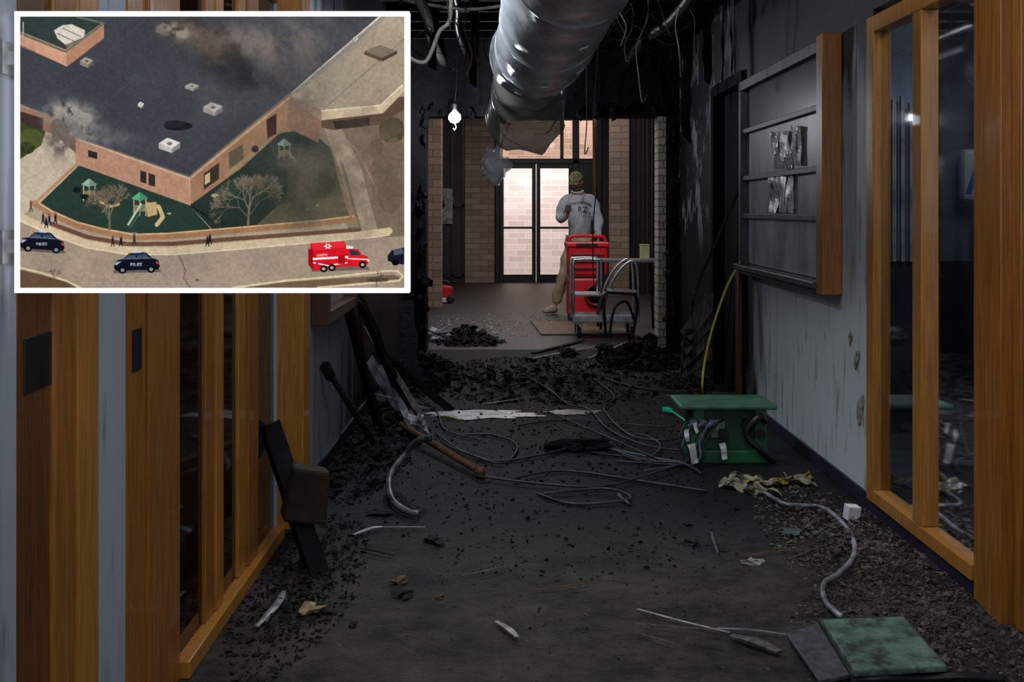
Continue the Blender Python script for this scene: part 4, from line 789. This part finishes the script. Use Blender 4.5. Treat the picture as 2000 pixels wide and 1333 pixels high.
tree(214,450,1.6,26,4,5,(120,106,90)); tree(484,440,1.5,30,4,5,(128,114,98)); tree(214,436,2.0,20,2,5,(96,86,72)); tree(484,425,.9,24,2,5,(96,86,74)); tree(484,425,2.3,24,2,5,(110,98,82)); tree(50,300,1.4,8,1.5,3,(80,70,52)); tree(735,560,1.5,14,1.5,2,(60,50,44)); tree(104,555,1.5,10,1.5,3,(110,80,66))
for x,y,c in ((60,404,(96,70,50)),(84,428,(28,30,44)),(96,430,(30,34,50)),(108,428,(28,28,36)),(90,436,(24,26,38)),(220,472,(60,30,30)),(236,472,(22,24,34)),(262,468,(26,26,36)),(410,468,(34,30,34)),(405,472,(28,26,30))):
    line([(x,y-7),(x,y+3)],5,c); ell(x,y-9,2.4,2.6,(120,90,74)); line([(x-1,y+2),(x-3,y+10)],2,c); line([(x+1,y+2),(x+3,y+10)],2,c)
line([(262,455),(262,478)],1,(120,100,80)); ell(262,456,7,1.5,(90,100,120))
FONT={'P':('111','101','111','100','100'),'O':('111','101','101','101','111'),'L':('100','100','100','100','111'),'I':('1','1','1','1','1'),'C':('111','100','100','100','111'),'E':('111','100','110','100','111')}
def ptext(s,x,y,u,col,sl=0):
    for ch in s:
        g=FONT[ch]
        for r,row in enumerate(g):
            for c,b_ in enumerate(row):
                if b_=='1': X0=x+c*u; Y0=y+r*u+sl*(X0-x); poly([(X0,Y0),(X0+u,Y0),(X0+u,Y0+u),(X0,Y0+u)],col)
        x+=u*(len(g[0])+.8)
def police(cx,cy,s=1,sl=.06):
    P=lambda a:[(cx+x*s,cy+y*s+sl*x*s) for x,y in a]
    poly(P([(-46,14),(46,15),(46,20),(-46,20)]),(70,62,56),.6)
    poly(P([(-44,2),(-38,-6),(-26,-8),(-16,-18),(18,-19),(30,-8),(42,-4),(45,8),(42,15),(-40,15),(-45,10)]),(16,20,34))
    poly(P([(-24,-8),(-15,-16),(-2,-17),(-2,-8)]),(70,84,104)); poly(P([(1,-8),(1,-17),(16,-17),(25,-8)]),(60,74,96)); poly(P([(-14,-19),(16,-20),(14,-15),(-12,-14)]),(34,40,58)); poly(P([(-6,-22),(8,-22),(8,-19),(-6,-19)]),(170,190,220))
    poly(P([(-44,2),(-38,-3),(-30,-3),(-40,4)]),(176,180,190)); poly(P([(38,-3),(44,2),(45,6),(38,3)]),(170,60,60)); line(P([(-26,-8),(28,-8)]),1.2,(120,132,150))
    for wx in (-28,28): ell(cx+wx*s,cy+(14)*s+sl*wx*s,8*s,7*s,(10,10,14)); ell(cx+wx*s,cy+14*s+sl*wx*s,4*s,3.6*s,(130,134,140))
    ptext('POLICE',cx-12*s,cy+1*s,1.1*s,(190,196,210),sl)
police(82,474,.98,.06); police(267,514,1.0,-.03)
poly([(757,500),(765,490),(790,484),(790,518),(770,516),(757,510)],(20,24,36)); poly([(768,490),(785,486),(788,496),(770,500)],(70,84,104)); ell(772,514,7,6,(8,8,12))
poly([(604,520),(718,522),(722,528),(610,532)],(80,66,58),.6)
poly([(606,476),(672,472),(678,486),(678,521),(612,530),(606,520)],(214,20,34)); poly([(606,476),(672,472),(678,484),(612,490)],(234,40,52)); poly([(602,486),(612,490),(612,529),(602,518)],(150,14,24))
poly([(678,486),(700,488),(706,498),(718,502),(720,516),(700,522),(678,521)],(216,24,36)); poly([(682,489),(698,491),(703,499),(684,500)],(40,48,62)); poly([(676,480),(690,482),(690,487),(676,487)],(238,238,240))
line([(612,507),(678,503)],4,(244,240,238)); line([(612,514),(640,520),(678,514)],2.2,(244,240,238)); line([(678,506),(718,508)],2,(240,236,234))
poly([(660,500),(674,499),(674,516),(660,517)],(170,14,26)); poly([(618,497),(640,495),(640,503),(618,505)],(236,70,80)); line([(620,500),(638,498)],1.2,(250,220,220))
for a in (0,1.047,2.094): line([(640-6*math.cos(a),482-5*math.sin(a)),(640+6*math.cos(a),482+5*math.sin(a))],2.4,(240,240,248))
ell(640,482,1.6,1.6,(60,70,150))
for wx,wy in ((632,526),(648,524),(708,518)): ell(wx,wy,7.5,7,(16,14,16)); ell(wx,wy,3.2,3,(180,180,184))
ell(619,516,2.2,2.2,(40,60,140)); ell(719,510,2,2,(250,240,200))
smoke(560,100,150,60,-.5,(104,100,97),1.0,4,40); smoke(520,150,110,44,-.5,(76,76,80),.9,31,30)
smoke(430,95,110,40,.5,(58,52,48),1.3,1,26); smoke(400,80,62,26,.5,(92,80,72),1.3,2,16); smoke(500,85,90,40,.2,(116,108,102),1.0,3,22); smoke(470,145,80,34,.4,(44,46,52),.9,14,26)
smoke(345,62,30,16,.2,(142,128,116),1.4,5,12); smoke(590,190,60,50,.2,(96,88,82),.6,15,30)
smoke(140,232,44,28,.2,(160,154,146),1.9,6,12); smoke(172,258,50,17,.3,(132,130,128),1.6,7,12); smoke(118,268,24,36,0,(110,100,92),1.8,8,10); smoke(205,264,70,16,.25,(92,94,96),1.1,16,18)
smoke(600,340,100,80,.3,(84,80,72),.9,9,40); smoke(740,330,80,120,0,(104,90,76),.8,10,22); smoke(580,400,90,50,0,(58,58,50),.7,11,34)
img*= (0.92+0.16*vnoise(5,21,2))[...,None]*(0.93+.14*vnoise(60,22,3))[...,None]
img=np.clip(img,0,255)
small=img.reshape(PH,SS,PW,SS,3).mean(axis=(1,3))/255.
linc=np.where(small<=.04045,small/12.92,((small+.055)/1.055)**2.4)
PD=2.30; kpx=FP/PD
cx0,cy0=W(414.5,297.5,PD).x,W(414.5,297.5,PD).z
pic=empty('added_inset_picture',(cx0,PD,cy0-.255),'added self-lit inset panel with aerial picture of smoking building','added inset panel')  # panel added to carry the inset; the corridor has no such fixture
gx=(np.arange(PW)-(PW-1)/2)/kpx; gz=((PH-1)/2-np.arange(PH))/kpx
co=np.zeros((PH,PW,3),np.float32); co[...,0]=gx[None,:]; co[...,2]=gz[:,None]
me=bpy.data.meshes.new('picture_print'); me.vertices.add(PW*PH); me.vertices.foreach_set('co',co.ravel())
idx=np.arange(PW*PH).reshape(PH,PW); q=np.stack([idx[:-1,:-1],idx[1:,:-1],idx[1:,1:],idx[:-1,1:]],-1).reshape(-1,4)
me.loops.add(q.size); me.loops.foreach_set('vertex_index',q.ravel().astype(np.int32)); me.polygons.add(len(q)); me.polygons.foreach_set('loop_start',(np.arange(len(q))*4).astype(np.int32))
try: me.polygons.foreach_set('loop_total',np.full(len(q),4,np.int32))
except Exception: pass
me.update(calc_edges=True)
ca=me.color_attributes.new('print','FLOAT_COLOR','POINT'); rgba=np.ones((PH*PW,4),np.float32); rgba[:,:3]=linc.reshape(-1,3); ca.data.foreach_set('color',rgba.ravel())
pm=bpy.data.materials.new('emissive_print'); pm.use_nodes=True; nt=pm.node_tree; b_=nt.nodes['Principled BSDF']; at=nt.nodes.new('ShaderNodeAttribute'); at.attribute_name='print'
b_.inputs['Base Color'].default_value=(0,0,0,1); b_.inputs['Specular IOR Level'].default_value=0; b_.inputs['Roughness'].default_value=1
nt.links.new(at.outputs['Color'],b_.inputs['Emission Color']); b_.inputs['Emission Strength'].default_value=1.0  # picture brightness comes from emission, independent of the corridor lighting
me.materials.append(pm)
reg('print',me,(cx0,PD,cy0),parent=pic)
hw,hh=375.5/kpx,265.5/kpx; bw=9.5/kpx; y0_,y1_=PD-.004,PD+.03
wf=mat('emissive_white_frame',(250,250,250),emis=(255,255,255),es=.75,rough=.6)  # border kept white by emission, though it is no lamp
obj('frame',[box(cx0-hw-bw,cx0-hw,y0_,y1_,cy0-hh-bw,cy0+hh+bw),box(cx0+hw,cx0+hw+bw,y0_,y1_,cy0-hh-bw,cy0+hh+bw),box(cx0-hw,cx0+hw,y0_,y1_,cy0+hh,cy0+hh+bw),box(cx0-hw,cx0+hw,y0_,y1_,cy0-hh-bw,cy0-hh)],wf,parent=pic)
obj('backing',[box(cx0-hw,cx0+hw,PD+.006,PD+.028,cy0-hh,cy0+hh)],blackp,parent=pic)
for z in (cy0-.17,cy0+.17): obj('bracket',[box(XL,cx0-hw,PD+.008,PD+.022,z-.012,z+.012),box(XL,XL+.006,PD-.02,PD+.05,z-.03,z+.03)],steel,parent=pic)  # bracket invented to carry the added panel
# ------------------------------------------------------------------ lights
def area(name,loc,rot,sx,sy,e,col=(1,1,1)):
    l=bpy.data.lights.new(name,'AREA'); l.shape='RECTANGLE'; l.size=sx; l.size_y=sy; l.energy=e; l.color=col
    o=bpy.data.objects.new(name,l); o.location=loc; o.rotation_euler=rot; sc.collection.objects.link(o); return o
area('added_fill_light',(.35,3.4,2.9),(0,0,0),1.2,1.6,23,(.95,.98,1))  # unseen overhead fill added to light the left posts evenly
area('added_fill_light',(.35,-.6,1.9),(math.radians(78),0,0),2.2,1.6,30,(.93,.97,1))  # soft fill added behind the camera, not a ceiling fixture
area('added_wall_fill',(-.6,6.2,2.85),(0,math.radians(-58),0),.5,2.0,60,(.9,.95,1))  # unseen light added to brighten the right wall
area('unseen_lobby_light',(.4,18.5,3.25),(0,0,0),3,4,60,(1,.97,.94))  # unseen area light over the lobby, no fixture modelled
area('unseen_lobby_light',(.3,13.0,3.2),(math.radians(35),0,0),2,1.0,70,(1,.98,.96))  # unseen light added to brighten the person from the front
area('daylight',(.6,24.2,4.5),(math.radians(60),0,0),6,2,470,(1,.97,.96))
area('added_room_fill',(2.8,5.4,2.85),(math.radians(20),0,0),1.2,1.2,36,(.85,.92,1))  # unseen light added to brighten the side room's back wall
l=bpy.data.lights.new('bulb_light','POINT'); l.energy=32; l.color=(.9,.95,1); l.shadow_soft_size=.05
o=bpy.data.objects.new('bulb_light',l); o.location=lampp+V((0,-.12,-.03)); sc.collection.objects.link(o)
w=bpy.data.worlds.new('w'); sc.world=w; w.use_nodes=True; w.node_tree.nodes['Background'].inputs[0].default_value=(.6,.7,.85,1); w.node_tree.nodes['Background'].inputs[1].default_value=.06
# ------------------------------------------------------------------ camera
cd=bpy.data.cameras.new('camera'); cam=bpy.data.objects.new('camera',cd); sc.collection.objects.link(cam)
cam.location=(0,0,H); cam.rotation_euler=(math.pi/2,0,0); cd.sensor_width=36; cd.lens=45; cd.shift_x=(1000-VX)/2000; cd.shift_y=-(666.5-VY)/2000; cd.clip_start=.05
sc.camera=cam
